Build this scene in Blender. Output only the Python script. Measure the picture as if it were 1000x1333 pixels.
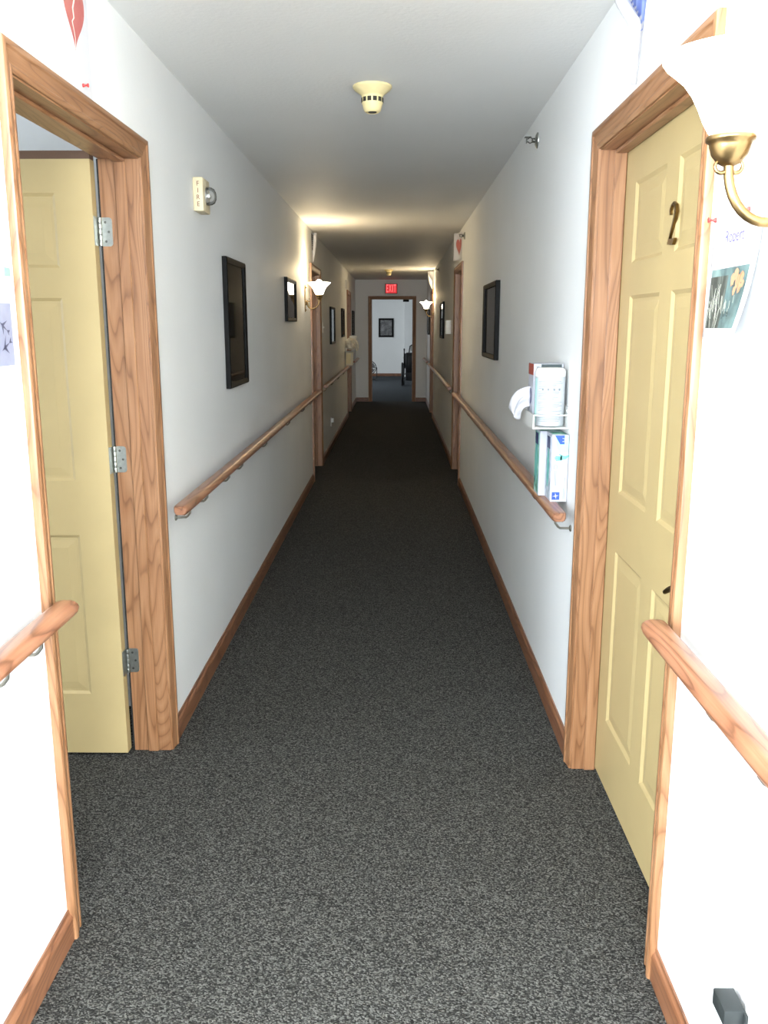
import bpy, bmesh, math, random
from mathutils import Vector, Matrix
random.seed(7)
S = bpy.context.scene
for o in list(bpy.data.objects): bpy.data.objects.remove(o)
COL = S.collection

# ------------------------------------------------------------------ camera
PITCH, YAW = math.radians(11.989), math.radians(-0.779)
cam = bpy.data.cameras.new('camera'); camo = bpy.data.objects.new('camera', cam); COL.objects.link(camo)
cam.sensor_fit = 'VERTICAL'; cam.sensor_height = 36.0; cam.lens = 36.0*1140.9/1333.0
cam.clip_start = 0.02; cam.clip_end = 200
camo.location = (0.102, 0, 1.531)
camo.rotation_euler = (math.pi/2-PITCH, 0, -YAW)
S.camera = camo

# ------------------------------------------------------------------ world, light, exposure
S.view_settings.view_transform = 'Standard'; S.view_settings.look = 'None'
S.view_settings.gamma = 1.0; S.view_settings.exposure = 0.58; S.view_settings.use_curve_mapping = False
w = bpy.data.worlds.new('sky'); S.world = w; w.use_nodes = True
wb = w.node_tree.nodes['Background']; wb.inputs[0].default_value = (0.75, 0.86, 1.0, 1); wb.inputs[1].default_value = 1.2
def area(name, loc, rot, sx, sy, power, col):
    l = bpy.data.lights.new(name, 'AREA'); l.shape = 'RECTANGLE'; l.size = sx; l.size_y = sy
    l.energy = power; l.color = col
    o = bpy.data.objects.new(name, l); COL.objects.link(o); o.location = loc; o.rotation_euler = rot
    return o
P2 = math.pi/2
# daylight from three added lobby windows, unseen around the camera
DAY = (0.85, 0.93, 1.0)
area('added_lobby_daylight', (0.10, -1.71, 1.80), (P2, 0, 0), 0.7, 0.9, 125, DAY)
area('added_lobby_daylight', (2.21, -0.65, 1.50), (P2, 0, P2), 1.7, 1.6, 188, DAY)
area('added_lobby_daylight', (-1.81, -0.65, 1.50), (P2, 0, -P2), 1.7, 1.6, 188, DAY)
# daylight in the room behind the open door, and in the far room
area('daylight_side_room', (-3.88, 1.9, 1.5), (P2, 0, -P2), 1.3, 1.1, 36, (0.80, 0.89, 1.0))
area('daylight_far_room', (-3.32, 23.4, 1.5), (P2, 0, -P2), 2.4, 1.4, 85, (0.88, 0.95, 1.0))
BULB_POWER = 7.6
BULB_COLOR = (1.0, 0.76, 0.42)

# ------------------------------------------------------------------ constants
W2 = 0.7267      # half corridor width
T = 0.13         # wall thickness
HC = 2.44        # ceiling height
DEND = 18.21     # far wall

# ------------------------------------------------------------------ materials
def nmat(name):
    m = bpy.data.materials.new(name); m.use_nodes = True
    nt = m.node_tree; b = nt.nodes['Principled BSDF']
    return m, nt, b
def N(nt, t, **k):
    n = nt.nodes.new(t)
    for a, v in k.items(): setattr(n, a, v)
    return n
def ramp(nt, pts):
    r = N(nt, 'ShaderNodeValToRGB'); e = r.color_ramp.elements
    while len(e) < len(pts): e.new(0.5)
    for i, (p, c) in enumerate(pts):
        e[i].position = p; e[i].color = tuple(c)+(1,) if len(c) == 3 else c
    return r
def srgb(r, g, b):
    f = lambda c: (c/255/12.92) if c/255 <= 0.04045 else ((c/255+0.055)/1.055)**2.4
    return (f(r), f(g), f(b))
def plain(name, col, rough=0.5, metal=0.0, var=0.06, scale=40, bump=0.0, emit=None, es=0.0, coat=0.0, spec=0.5):
    m, nt, b = nmat(name)
    tc = N(nt, 'ShaderNodeTexCoord'); nz = N(nt, 'ShaderNodeTexNoise')
    nz.inputs['Scale'].default_value = scale; nz.inputs['Detail'].default_value = 4
    nt.links.new(tc.outputs['Object'], nz.inputs['Vector'])
    lo = [c*(1-var) for c in col]; hi = [min(1, c*(1+var)) for c in col]
    r = ramp(nt, [(0.3, lo), (0.7, hi)])
    nt.links.new(nz.outputs['Fac'], r.inputs['Fac']); nt.links.new(r.outputs['Color'], b.inputs['Base Color'])
    b.inputs['Roughness'].default_value = rough; b.inputs['Metallic'].default_value = metal
    b.inputs['Specular IOR Level'].default_value = spec
    b.inputs['Coat Weight'].default_value = coat
    if bump:
        bp = N(nt, 'ShaderNodeBump'); bp.inputs['Strength'].default_value = bump; bp.inputs['Distance'].default_value = 0.004
        nt.links.new(nz.outputs['Fac'], bp.inputs['Height']); nt.links.new(bp.outputs['Normal'], b.inputs['Normal'])
    if emit:
        b.inputs['Emission Color'].default_value = tuple(emit)+(1,); b.inputs['Emission Strength'].default_value = es
    return m
def wood(name, axis, light, mid, dark, rough=0.38, freq=22):
    m, nt, b = nmat(name)
    tc = N(nt, 'ShaderNodeTexCoord'); oi = N(nt, 'ShaderNodeObjectInfo')
    add = N(nt, 'ShaderNodeVectorMath', operation='MULTIPLY_ADD')
    nt.links.new(oi.outputs['Random'], add.inputs[0]); add.inputs[1].default_value = (7.3, 3.1, 5.7)
    nt.links.new(tc.outputs['Object'], add.inputs[2])
    mp = N(nt, 'ShaderNodeMapping'); sc = [6.5, 6.5, 6.5]; sc[axis] = 0.75
    mp.inputs['Scale'].default_value = sc; nt.links.new(add.outputs[0], mp.inputs['Vector'])
    n1 = N(nt, 'ShaderNodeTexNoise'); n1.inputs['Scale'].default_value = 1.0; n1.inputs['Detail'].default_value = 2.0
    n1.inputs['Roughness'].default_value = 0.45; n1.inputs['Distortion'].default_value = 0.25
    nt.links.new(mp.outputs[0], n1.inputs['Vector'])
    mul = N(nt, 'ShaderNodeMath', operation='MULTIPLY'); mul.inputs[1].default_value = freq
    nt.links.new(n1.outputs['Fac'], mul.inputs[0])
    fr = N(nt, 'ShaderNodeMath', operation='FRACT'); nt.links.new(mul.outputs[0], fr.inputs[0])
    r = ramp(nt, [(0.0, mid), (0.4, light), (0.78, mid), (0.94, dark), (1.0, mid)])
    nt.links.new(fr.outputs[0], r.inputs['Fac'])
    mp2 = N(nt, 'ShaderNodeMapping'); sc2 = [260, 260, 260]; sc2[axis] = 6
    mp2.inputs['Scale'].default_value = sc2; nt.links.new(add.outputs[0], mp2.inputs['Vector'])
    n2 = N(nt, 'ShaderNodeTexNoise'); n2.inputs['Scale'].default_value = 1.0; n2.inputs['Detail'].default_value = 3
    nt.links.new(mp2.outputs[0], n2.inputs['Vector'])
    mx = N(nt, 'ShaderNodeMix', data_type='RGBA', blend_type='MULTIPLY')
    r2 = ramp(nt, [(0.3, (0.72, 0.68, 0.62)), (0.62, (1, 1, 1))]); nt.links.new(n2.outputs['Fac'], r2.inputs['Fac'])
    mx.inputs[0].default_value = 0.6
    nt.links.new(r.outputs['Color'], mx.inputs[6]); nt.links.new(r2.outputs['Color'], mx.inputs[7])
    n3 = N(nt, 'ShaderNodeTexNoise'); n3.inputs['Scale'].default_value = 3.0; nt.links.new(mp.outputs[0], n3.inputs['Vector'])
    r3 = ramp(nt, [(0.35, (0.85, 0.78, 0.72)), (0.65, (1.05, 1.05, 1.05))]); nt.links.new(n3.outputs['Fac'], r3.inputs['Fac'])
    mx2 = N(nt, 'ShaderNodeMix', data_type='RGBA', blend_type='MULTIPLY'); mx2.inputs[0].default_value = 0.8
    nt.links.new(mx.outputs[2], mx2.inputs[6]); nt.links.new(r3.outputs['Color'], mx2.inputs[7])
    nt.links.new(mx2.outputs[2], b.inputs['Base Color'])
    b.inputs['Roughness'].default_value = rough; b.inputs['Coat Weight'].default_value = 0.15; b.inputs['Coat Roughness'].default_value = 0.3
    bp = N(nt, 'ShaderNodeBump'); bp.inputs['Strength'].default_value = 0.15; bp.inputs['Distance'].default_value = 0.001
    nt.links.new(n2.outputs['Fac'], bp.inputs['Height']); nt.links.new(bp.outputs['Normal'], b.inputs['Normal'])
    return m
def plaster(name, col, scale=70, bump=0.25, stain=0.05, dist=0.004):
    m, nt, b = nmat(name)
    tc = N(nt, 'ShaderNodeTexCoord')
    nz = N(nt, 'ShaderNodeTexNoise'); nz.inputs['Scale'].default_value = scale; nz.inputs['Detail'].default_value = 5
    nt.links.new(tc.outputs['Object'], nz.inputs['Vector'])
    big = N(nt, 'ShaderNodeTexNoise'); big.inputs['Scale'].default_value = 2.3; big.inputs['Detail'].default_value = 6
    nt.links.new(tc.outputs['Object'], big.inputs['Vector'])
    r = ramp(nt, [(0.3, [c*(1-stain) for c in col]), (0.65, col)])
    nt.links.new(big.outputs['Fac'], r.inputs['Fac']); nt.links.new(r.outputs['Color'], b.inputs['Base Color'])
    bp = N(nt, 'ShaderNodeBump'); bp.inputs['Strength'].default_value = bump; bp.inputs['Distance'].default_value = dist
    nt.links.new(nz.outputs['Fac'], bp.inputs['Height']); nt.links.new(bp.outputs['Normal'], b.inputs['Normal'])
    b.inputs['Roughness'].default_value = 0.62; b.inputs['Specular IOR Level'].default_value = 0.35
    return m
def carpet(name, c_lo, c_mid, c_hi):
    m, nt, b = nmat(name)
    tc = N(nt, 'ShaderNodeTexCoord')
    mp = N(nt, 'ShaderNodeMapping'); mp.inputs['Rotation'].default_value = (0, 0, 0.6); mp.inputs['Scale'].default_value = (1.0, 1.5, 1.0)
    nt.links.new(tc.outputs['Object'], mp.inputs['Vector'])
    v = N(nt, 'ShaderNodeTexVoronoi'); v.inputs['Scale'].default_value = 240; nt.links.new(mp.outputs[0], v.inputs['Vector'])
    nz = N(nt, 'ShaderNodeTexNoise'); nz.inputs['Scale'].default_value = 150; nz.inputs['Detail'].default_value = 3
    nt.links.new(mp.outputs[0], nz.inputs['Vector'])
    sep = N(nt, 'ShaderNodeSeparateColor'); nt.links.new(v.outputs['Color'], sep.inputs[0])
    ad = N(nt, 'ShaderNodeMath', operation='MULTIPLY_ADD'); ad.inputs[1].default_value = 0.55
    nt.links.new(sep.outputs[0], ad.inputs[0])
    sc = N(nt, 'ShaderNodeMath', operation='MULTIPLY'); sc.inputs[1].default_value = 0.45; nt.links.new(nz.outputs['Fac'], sc.inputs[0])
    nt.links.new(sc.outputs[0], ad.inputs[2])
    r = ramp(nt, [(0.22, c_lo), (0.5, c_mid), (0.78, c_hi)]); nt.links.new(ad.outputs[0], r.inputs['Fac'])
    nt.links.new(r.outputs['Color'], b.inputs['Base Color'])
    bp = N(nt, 'ShaderNodeBump'); bp.inputs['Strength'].default_value = 0.8; bp.inputs['Distance'].default_value = 0.004
    inv = N(nt, 'ShaderNodeMath', operation='SUBTRACT'); inv.inputs[0].default_value = 1.0; nt.links.new(v.outputs['Distance'], inv.inputs[1])
    nt.links.new(inv.outputs[0], bp.inputs['Height']); nt.links.new(bp.outputs['Normal'], b.inputs['Normal'])
    b.inputs['Roughness'].default_value = 0.95; b.inputs['Specular IOR Level'].default_value = 0.1
    return m
def pane(name, rough=0.04):
    m = bpy.data.materials.new(name); m.use_nodes = True; nt = m.node_tree; nt.nodes.clear()
    out = N(nt, 'ShaderNodeOutputMaterial'); mix = N(nt, 'ShaderNodeMixShader')
    tr = N(nt, 'ShaderNodeBsdfTransparent'); gl = N(nt, 'ShaderNodeBsdfGlossy'); gl.inputs['Roughness'].default_value = rough
    fr = N(nt, 'ShaderNodeFresnel'); fr.inputs['IOR'].default_value = 1.5
    nt.links.new(fr.outputs[0], mix.inputs[0]); nt.links.new(tr.outputs[0], mix.inputs[1]); nt.links.new(gl.outputs[0], mix.inputs[2])
    nt.links.new(mix.outputs[0], out.inputs[0])
    return m
def blotch(name, cols, scale=6, rough=0.6, stretch=(1, 1, 1), dist=0.6):
    m, nt, b = nmat(name)
    tc = N(nt, 'ShaderNodeTexCoord'); mp = N(nt, 'ShaderNodeMapping'); mp.inputs['Scale'].default_value = stretch
    nt.links.new(tc.outputs['Object'], mp.inputs['Vector'])
    nz = N(nt, 'ShaderNodeTexNoise'); nz.inputs['Scale'].default_value = scale; nz.inputs['Detail'].default_value = 5; nz.inputs['Distortion'].default_value = dist
    nt.links.new(mp.outputs[0], nz.inputs['Vector'])
    n = len(cols); r = ramp(nt, [(0.28+0.44*i/(n-1), c) for i, c in enumerate(cols)])
    nt.links.new(nz.outputs['Fac'], r.inputs['Fac']); nt.links.new(r.outputs['Color'], b.inputs['Base Color'])
    b.inputs['Roughness'].default_value = rough
    return m
def lit_glass(name, col, strength):
    m = bpy.data.materials.new(name); m.use_nodes = True; nt = m.node_tree; nt.nodes.clear()
    out = N(nt, 'ShaderNodeOutputMaterial')
    tr = N(nt, 'ShaderNodeBsdfTranslucent'); tr.inputs[0].default_value = (0.95, 0.93, 0.88, 1)
    df = N(nt, 'ShaderNodeBsdfDiffuse'); df.inputs[0].default_value = (0.95, 0.95, 0.93, 1)
    em = N(nt, 'ShaderNodeEmission'); em.inputs[0].default_value = tuple(col)+(1,); em.inputs[1].default_value = strength
    mx = N(nt, 'ShaderNodeMixShader'); mx.inputs[0].default_value = 0.75
    ad = N(nt, 'ShaderNodeAddShader')
    nt.links.new(tr.outputs[0], mx.inputs[1]); nt.links.new(df.outputs[0], mx.inputs[2])
    nt.links.new(mx.outputs[0], ad.inputs[0]); nt.links.new(em.outputs[0], ad.inputs[1]); nt.links.new(ad.outputs[0], out.inputs[0])
    return m

PINE = (srgb(158, 117, 84), srgb(146, 105, 72), srgb(122, 84, 55))
M = {}
M['wall'] = plaster('wall_paint', srgb(237, 238, 237), 55, 0.22, 0.03)
M['ceiling'] = plaster('ceiling_texture', srgb(236, 236, 234), 60, 0.3, 0.02, 0.004)
M['carpet'] = carpet('charcoal_loop_carpet', srgb(28, 27, 26), srgb(55, 54, 51), srgb(108, 107, 102))
M['carpet_blue'] = carpet('blue_grey_carpet', srgb(38, 41, 44), srgb(60, 64, 68), srgb(96, 101, 106))
M['wood_x'] = wood('pine_grain_x', 0, *PINE)
M['wood_y'] = wood('pine_grain_y', 1, *PINE)
M['wood_z'] = wood('pine_grain_z', 2, *PINE)
M['rail'] = wood('handrail_oak', 1, srgb(164, 118, 90), srgb(148, 102, 76), srgb(112, 74, 52), 0.33)
M['base'] = wood('baseboard_pine', 1, srgb(142, 98, 70), srgb(128, 85, 58), srgb(98, 64, 43), 0.4)
M['base_x'] = wood('baseboard_pine_x', 0, srgb(142, 98, 70), srgb(128, 85, 58), srgb(98, 64, 43), 0.4)
M['cream'] = plain('cream_door_paint', srgb(176, 156, 111), 0.45, 0, 0.03, 6)
M['dark_strip'] = plain('dark_brown_strip', srgb(92, 66, 48), 0.5)
M['gap_shade_strip'] = plain('gap_shade_black', srgb(22, 22, 22), 0.7)  # black that stands in for the dark gap at the hinge edge
M['steel'] = plain('brushed_steel', srgb(170, 172, 166), 0.36, 1.0, 0.12, 90)
M['screw'] = plain('screw_steel', srgb(95, 95, 90), 0.4, 1.0)
M['brass'] = plain('antique_brass', srgb(150, 124, 84), 0.32, 1.0, 0.25, 30)
M['brass_dark'] = plain('dark_brass', srgb(120, 98, 60), 0.32, 1.0, 0.25, 30)
M['bracket'] = plain('bracket_metal', srgb(150, 146, 136), 0.4, 1.0)
M['black'] = plain('black_lacquer', srgb(15, 14, 13), 0.5, 0, 0.1, spec=0.12)
M['black_plastic'] = plain('black_plastic', srgb(38, 42, 42), 0.45, 0, 0.1)
M['white_plastic'] = plain('white_plastic', srgb(238, 238, 234), 0.4, 0, 0.02)
M['ivory'] = plain('ivory_plastic', srgb(232, 214, 160), 0.45, 0, 0.03)
M['ivory_pale'] = plain('pale_ivory_plastic', srgb(212, 198, 164), 0.45, 0, 0.03)
M['slot'] = plain('dark_slot', srgb(48, 44, 36), 0.8)
M['ink_red'] = plain('brown_red_ink', srgb(112, 50, 34), 0.7)
M['paper'] = plain('white_paper', srgb(206, 206, 210), 0.7, 0, 0.01)
M['white_wire'] = plain('white_coated_wire', srgb(218, 218, 214), 0.35, 0, 0.02)
M['pane'] = pane('picture_glass')
M['pane_satin'] = pane('satin_picture_glass', 0.35)
M['clear'] = pane('clear_dome')
M['shade'] = lit_glass('lit_frosted_glass', (1.0, 0.93, 0.80), 3.0)
M['bulb'] = plain('glowing_bulb', (1, 1, 1), 0.3, emit=(1.0, 0.88, 0.68), es=9.0)
M['red_pin'] = plain('red_pin', srgb(214, 62, 60), 0.35)
M['green_tab'] = plain('green_tab', srgb(130, 232, 150), 0.5)
M['heart'] = blotch('heart_print', [srgb(176, 88, 86), srgb(192, 116, 106)], 12)
M['crack'] = plain('pale_pink_print', srgb(250, 218, 206), 0.7)
M['blue_print'] = blotch('blue_print', [srgb(70, 86, 166), srgb(104, 124, 194), srgb(160, 176, 218)], 9, 0.5, (1, 6, 0.5))
M['lav_print'] = blotch('lavender_print', [srgb(124, 126, 146), srgb(140, 142, 158)], 20)
M['lav_dark'] = plain('slate_ink', srgb(72, 72, 92), 0.7)
M['lav_text'] = plain('lavender_ink', srgb(116, 110, 166), 0.7)
M['dark_ink'] = plain('dark_ink', srgb(60, 72, 74), 0.7)
M['grey_ink'] = plain('grey_ink', srgb(126, 132, 138), 0.7)
M['teal_photo'] = blotch('teal_photo', [srgb(62, 74, 74), srgb(92, 116, 116), srgb(122, 146, 144)], 14, 0.5, (1, 1, 0.8))
M['dark_photo'] = blotch('dark_photo', [srgb(36, 40, 38), srgb(66, 72, 68), srgb(104, 110, 104)], 18, 0.5, (1, 3, 0.6))
M['flower'] = blotch('orange_flower', [srgb(170, 104, 72), srgb(186, 136, 104), srgb(126, 134, 108)], 40)
M['stroke'] = plain('pale_strokes', srgb(196, 198, 184), 0.7)
M['sepia'] = blotch('sepia_print', [srgb(104, 90, 72), srgb(156, 138, 112), srgb(200, 182, 152)], 5, 0.6, (1, 1, 0.5))
M['grey_print'] = blotch('grey_print', [srgb(46, 46, 48), srgb(92, 92, 94), srgb(200, 200, 198)], 6, 0.6, (1, 1, 0.7))
M['far_print'] = blotch('far_print', [srgb(40, 40, 42), srgb(96, 96, 98), srgb(150, 150, 150)], 7, 0.6)
M['dark_print'] = blotch('dark_print', [srgb(40, 38, 36), srgb(70, 66, 62), srgb(120, 112, 102)], 5, 0.6)
M['box_white'] = plain('box_card_white', srgb(178, 180, 190), 0.5, 0, 0.02)
M['box_blue'] = plain('box_blue', srgb(36, 78, 160), 0.5, 0, 0.05)
M['box_navy'] = plain('box_navy', srgb(32, 44, 92), 0.5, 0, 0.05)
M['box_mint'] = plain('box_mint', srgb(160, 226, 214), 0.5, 0, 0.05)
M['box_teal'] = blotch('box_teal', [srgb(72, 150, 150), srgb(120, 196, 186)], 30)
M['box_side'] = blotch('box_side_print', [srgb(120, 140, 150), srgb(180, 190, 200), srgb(214, 216, 226)], 20)
M['box_green'] = blotch('box_green_print', [srgb(60, 84, 80), srgb(110, 170, 150), srgb(190, 215, 205)], 18)
M['box_red'] = plain('box_red', srgb(150, 62, 46), 0.5, 0, 0.08)
M['tissue'] = plain('tissue', srgb(206, 206, 212), 0.8, 0, 0.02)
M['canister'] = plain('canister_white', srgb(188, 194, 198), 0.4, 0, 0.02)
M['canister_teal'] = plain('canister_teal', srgb(168, 210, 206), 0.45)
M['bag'] = plain('white_plastic_bag', srgb(230, 222, 206), 0.35, 0, 0.04, 30, 0.4)
M['box_cream'] = plain('cream_box', srgb(222, 210, 180), 0.5)
M['exit_face'] = plain('exit_sign_face', srgb(120, 20, 22), 0.5, emit=(0.8, 0.03, 0.04), es=0.55)
M['exit_letter'] = plain('exit_sign_letter', srgb(250, 110, 110), 0.5, emit=(1.0, 0.16, 0.17), es=1.1)
M['housing'] = plain('sign_housing', srgb(110, 100, 86), 0.5)
M['chrome'] = plain('chrome', srgb(190, 192, 196), 0.2, 1.0)
M['black_vinyl'] = plain('black_vinyl', srgb(22, 24, 26), 0.45)
M['grey_mesh'] = plain('grey_mesh', srgb(120, 120, 122), 0.6, 0, 0.2, 120)
M['reflector'] = plain('strobe_reflector', srgb(205, 205, 200), 0.3, 0.4)
M['pad'] = plain('pale_pad', srgb(214, 214, 206), 0.6)

# ------------------------------------------------------------------ mesh helpers
class MB:
    """collects shapes in world coordinates; build() links them as one mesh object"""
    def __init__(s): s.bm = bmesh.new()
    def face(s, pts): return s.bm.faces.new([s.bm.verts.new(p) for p in pts])
    def box(s, x0, x1, y0, y1, z0, z1, bev=0.0, seg=2, f=None):
        x0, x1 = sorted((x0, x1)); y0, y1 = sorted((y0, y1)); z0, z1 = sorted((z0, z1))
        b = bmesh.new(); r = bmesh.ops.create_cube(b, size=1.0)
        for v in b.verts:
            v.co = Vector((x0 if v.co.x < 0 else x1, y0 if v.co.y < 0 else y1, z0 if v.co.z < 0 else z1))
        if bev: bmesh.ops.bevel(b, geom=list(b.edges), offset=bev, segments=seg, affect='EDGES', profile=0.5)
        s.merge(b, f); return s
    def merge(s, b, f=None):
        mp = {}
        for v in b.verts: mp[v] = s.bm.verts.new(f(v.co) if f else v.co)
        for fc in b.faces:
            try: s.bm.faces.new([mp[v] for v in fc.verts])
            except ValueError: pass
        b.free()
    def prism(s, outline, axis, a0, a1, scale0=None, scale1=None):
        """outline: list of 2-D points in the two other axes (order x,y,z without axis), extruded from a0 to a1"""
        def P(p, a):
            l = list(p); l.insert(axis, a); return Vector(l)
        A = [s.bm.verts.new(P(p, a0)) for p in outline]; B = [s.bm.verts.new(P(p, a1)) for p in outline]
        n = len(outline)
        for i in range(n): s.bm.faces.new((A[i], A[(i+1) % n], B[(i+1) % n], B[i]))
        s.bm.faces.new(A); s.bm.faces.new(B); return s
    def loft(s, rings, close=True, cap=True):
        V = [[s.bm.verts.new(p) for p in r] for r in rings]; n = len(rings[0])
        for i in range(len(V)-1):
            for j in range(n if close else n-1):
                k = (j+1) % n
                s.bm.faces.new((V[i][j], V[i][k], V[i+1][k], V[i+1][j]))
        if cap and close: s.bm.faces.new(V[0]); s.bm.faces.new(V[-1])
        return s
    def lathe(s, c, prof, n=24, axis='z', sgn=1, cap=True):
        rings = []
        for r, h in prof:
            ring = []
            for i in range(n):
                a = 2*math.pi*i/n; u, v = r*math.cos(a), r*math.sin(a)
                if axis == 'z': p = (c[0]+u, c[1]+v, c[2]+h*sgn)
                elif axis == 'x': p = (c[0]+h*sgn, c[1]+u, c[2]+v)
                else: p = (c[0]+u, c[1]+h*sgn, c[2]+v)
                ring.append(p)
            rings.append(ring)
        return s.loft(rings, True, cap)
    def tube(s, pts, rad, n=10):
        pts = [Vector(p) for p in pts]
        if not hasattr(rad, '__len__'): rad = [rad]*len(pts)
        rings = []; up = None
        for i, p in enumerate(pts):
            d = (pts[min(i+1, len(pts)-1)]-pts[max(i-1, 0)]).normalized()
            if up is None:
                up = Vector((0, 0, 1)) if abs(d.z) < 0.9 else Vector((1, 0, 0))
            a = d.cross(up).normalized(); bb = a.cross(d).normalized(); up = bb
            rings.append([p+rad[i]*(a*math.cos(2*math.pi*k/n)+bb*math.sin(2*math.pi*k/n)) for k in range(n)])
        return s.loft(rings)
    def sphere(s, c, r, n=16, sq=(1, 1, 1)):
        b = bmesh.new(); bmesh.ops.create_uvsphere(b, u_segments=n, v_segments=max(6, n//2), radius=r)
        s.merge(b, lambda p: Vector((c[0]+p.x*sq[0], c[1]+p.y*sq[1], c[2]+p.z*sq[2]))); return s
    def grid(s, fn, nu, nv, thick=None):
        V = [[s.bm.verts.new(fn(i/nu, j/nv)) for j in range(nv+1)] for i in range(nu+1)]
        for i in range(nu):
            for j in range(nv): s.bm.faces.new((V[i][j], V[i+1][j], V[i+1][j+1], V[i][j+1]))
        return s
    def build(s, name, mat, parent=None, smooth=None, origin=None, fix=True, solid=None):
        bm = s.bm
        if fix: bmesh.ops.recalc_face_normals(bm, faces=list(bm.faces))
        if parent is not None: org = Vector(parent['_w'])
        elif origin is not None: org = Vector(origin)
        else:
            xs = [v.co for v in bm.verts]
            lo = Vector([min(c[i] for c in xs) for i in range(3)]); hi = Vector([max(c[i] for c in xs) for i in range(3)])
            org = Vector(((lo.x+hi.x)/2, (lo.y+hi.y)/2, lo.z))
        for v in bm.verts: v.co -= org
        me = bpy.data.meshes.new(name); bm.to_mesh(me); bm.free()
        if smooth:
            for p in me.polygons: p.use_smooth = True
            try: me.set_sharp_from_angle(angle=math.radians(smooth))
            except Exception: pass
        me.materials.append(M[mat] if isinstance(mat, str) else mat)
        o = bpy.data.objects.new(name, me); COL.objects.link(o); o['_w'] = tuple(org)
        if parent is not None: o.parent = parent
        else: o.location = org
        if solid:
            md = o.modifiers.new('thickness', 'SOLIDIFY'); md.thickness = solid; md.offset = 0
        return o
def tag(o, label, cat, group=None, kind=None):
    o['label'] = label
    if cat: o['category'] = cat
    if group: o['group'] = group
    if kind: o['kind'] = kind
    return o
def thing(name, loc, label, cat, group=None, kind=None):
    o = bpy.data.objects.new(name, None); COL.objects.link(o); o.location = loc; o['_w'] = tuple(loc)
    o.empty_display_size = 0.05
    return tag(o, label, cat, group, kind)
def text_polys(txt, size, font_scale_x=1.0):
    """text as a bmesh in the xy plane, centred"""
    cu = bpy.data.curves.new('txt', 'FONT'); cu.body = txt; cu.size = size; cu.align_x = 'CENTER'; cu.align_y = 'CENTER'
    ob = bpy.data.objects.new('txt', cu); COL.objects.link(ob)
    bpy.context.view_layer.update()
    me = bpy.data.meshes.new_from_object(ob)
    b = bmesh.new(); b.from_mesh(me)
    bpy.data.objects.remove(ob); bpy.data.curves.remove(cu); bpy.data.meshes.remove(me)
    for v in b.verts: v.co.x *= font_scale_x
    return b

# ------------------------------------------------------------------ the shell
YL0 = 0.95     # corridor begins, added lobby behind
DOORS = {-1: [(2.015, 2.970), (8.725, 9.675), (15.10, 16.05)], 1: [(1.895, 2.850), (8.515, 9.465), (14.93, 15.88)]}
HEAD = 2.055
JT = 0.018
def wall_with_doors(name, s, label):
    m = MB(); x0, x1 = s*W2, s*(W2+T); y = YL0
    for a, b in DOORS[s]:
        m.box(x0, x1, y, a-JT, 0, HC); m.box(x0, x1, a-JT, b+JT, HEAD+JT, HC); y = b+JT
    m.box(x0, x1, y, DEND, 0, HC)
    return tag(m.build(name, 'wall', fix=True), label, 'wall', kind='structure')
wall_with_doors('wall_left', -1, 'white corridor wall with the fire strobe and three doorways')
wall_with_doors('wall_right', 1, 'white corridor wall with the wall basket and the numbered door')
m = MB()
EX0, EX1 = -0.400, 0.440
m.box(-3.4, EX0-JT, DEND, DEND+T, 0, HC); m.box(EX1+JT, 3.2, DEND, DEND+T, 0, HC); m.box(EX0-JT, EX1+JT, DEND, DEND+T, HEAD+JT, HC)
tag(m.build('wall_end', 'wall'), 'wall across the corridor end under the exit sign', 'wall', kind='structure')
# unseen lobby added behind the camera, its windows added to bring in daylight
LX0, LX1, LY = -1.9, 2.3, -1.80
def window(n, fixed, axis, a0, a1, z0, z1, label):
    """framed two-pane window in the wall plane; fixed = plane coordinate, axis = 0 (runs along x) or 1 (runs along y)"""
    def bx(m, a, b, d0, d1, z, zz):
        if axis == 0: m.box(a, b, fixed+d0, fixed+d1, z, zz)
        else: m.box(fixed+d0, fixed+d1, a, b, z, zz)
        return m
    mid = (a0+a1)/2
    loc = (mid, fixed, z0) if axis == 0 else (fixed, mid, z0)
    wn = thing('window_%d' % n, loc, label, 'window', kind='structure')
    for a in (a0, mid-0.025, a1-0.05): bx(MB(), a, a+0.05, -0.035, 0.035, z0, z1).build('window_frame', 'white_plastic', wn)
    for a, b in ((a0+0.05, mid-0.025), (mid+0.025, a1-0.05)):
        for z in (z0, z1-0.05): bx(MB(), a, b, -0.035, 0.035, z, z+0.05).build('window_frame', 'white_plastic', wn)
        bx(MB(), a, b, -0.003, 0.003, z0+0.05, z1-0.05).build('pane', 'pane', wn)
def side_wall(name, x0, x1, y0, y1, wy0, wy1, wz0, wz1, extra, label):
    m = MB(); m.box(x0, x1, y0, wy0, 0, HC); m.box(x0, x1, wy1, y1, 0, HC); m.box(x0, x1, wy0, wy1, 0, wz0); m.box(x0, x1, wy0, wy1, wz1, HC)
    for e in extra: m.box(*e, 0, HC)
    tag(m.build(name, 'wall'), label, 'wall', kind='structure')
side_wall('wall_lobby_left', LX0-T, LX0, LY, YL0+T, -1.5, 0.2, 0.70, 2.30, [(LX0, -W2-T, YL0, YL0+T)], 'unseen lobby wall left of the corridor mouth')
side_wall('wall_lobby_right', LX1, LX1+T, LY, YL0+T, -1.5, 0.2, 0.70, 2.30, [(W2+T, LX1, YL0, YL0+T)], 'unseen lobby wall right of the corridor mouth')
m = MB()
m.box(LX0-T, -0.30, LY-T, LY, 0, HC); m.box(0.50, LX1+T, LY-T, LY, 0, HC)
m.box(-0.30, 0.50, LY-T, LY, 0, 1.30); m.box(-0.30, 0.50, LY-T, LY, 2.30, HC)
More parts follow.
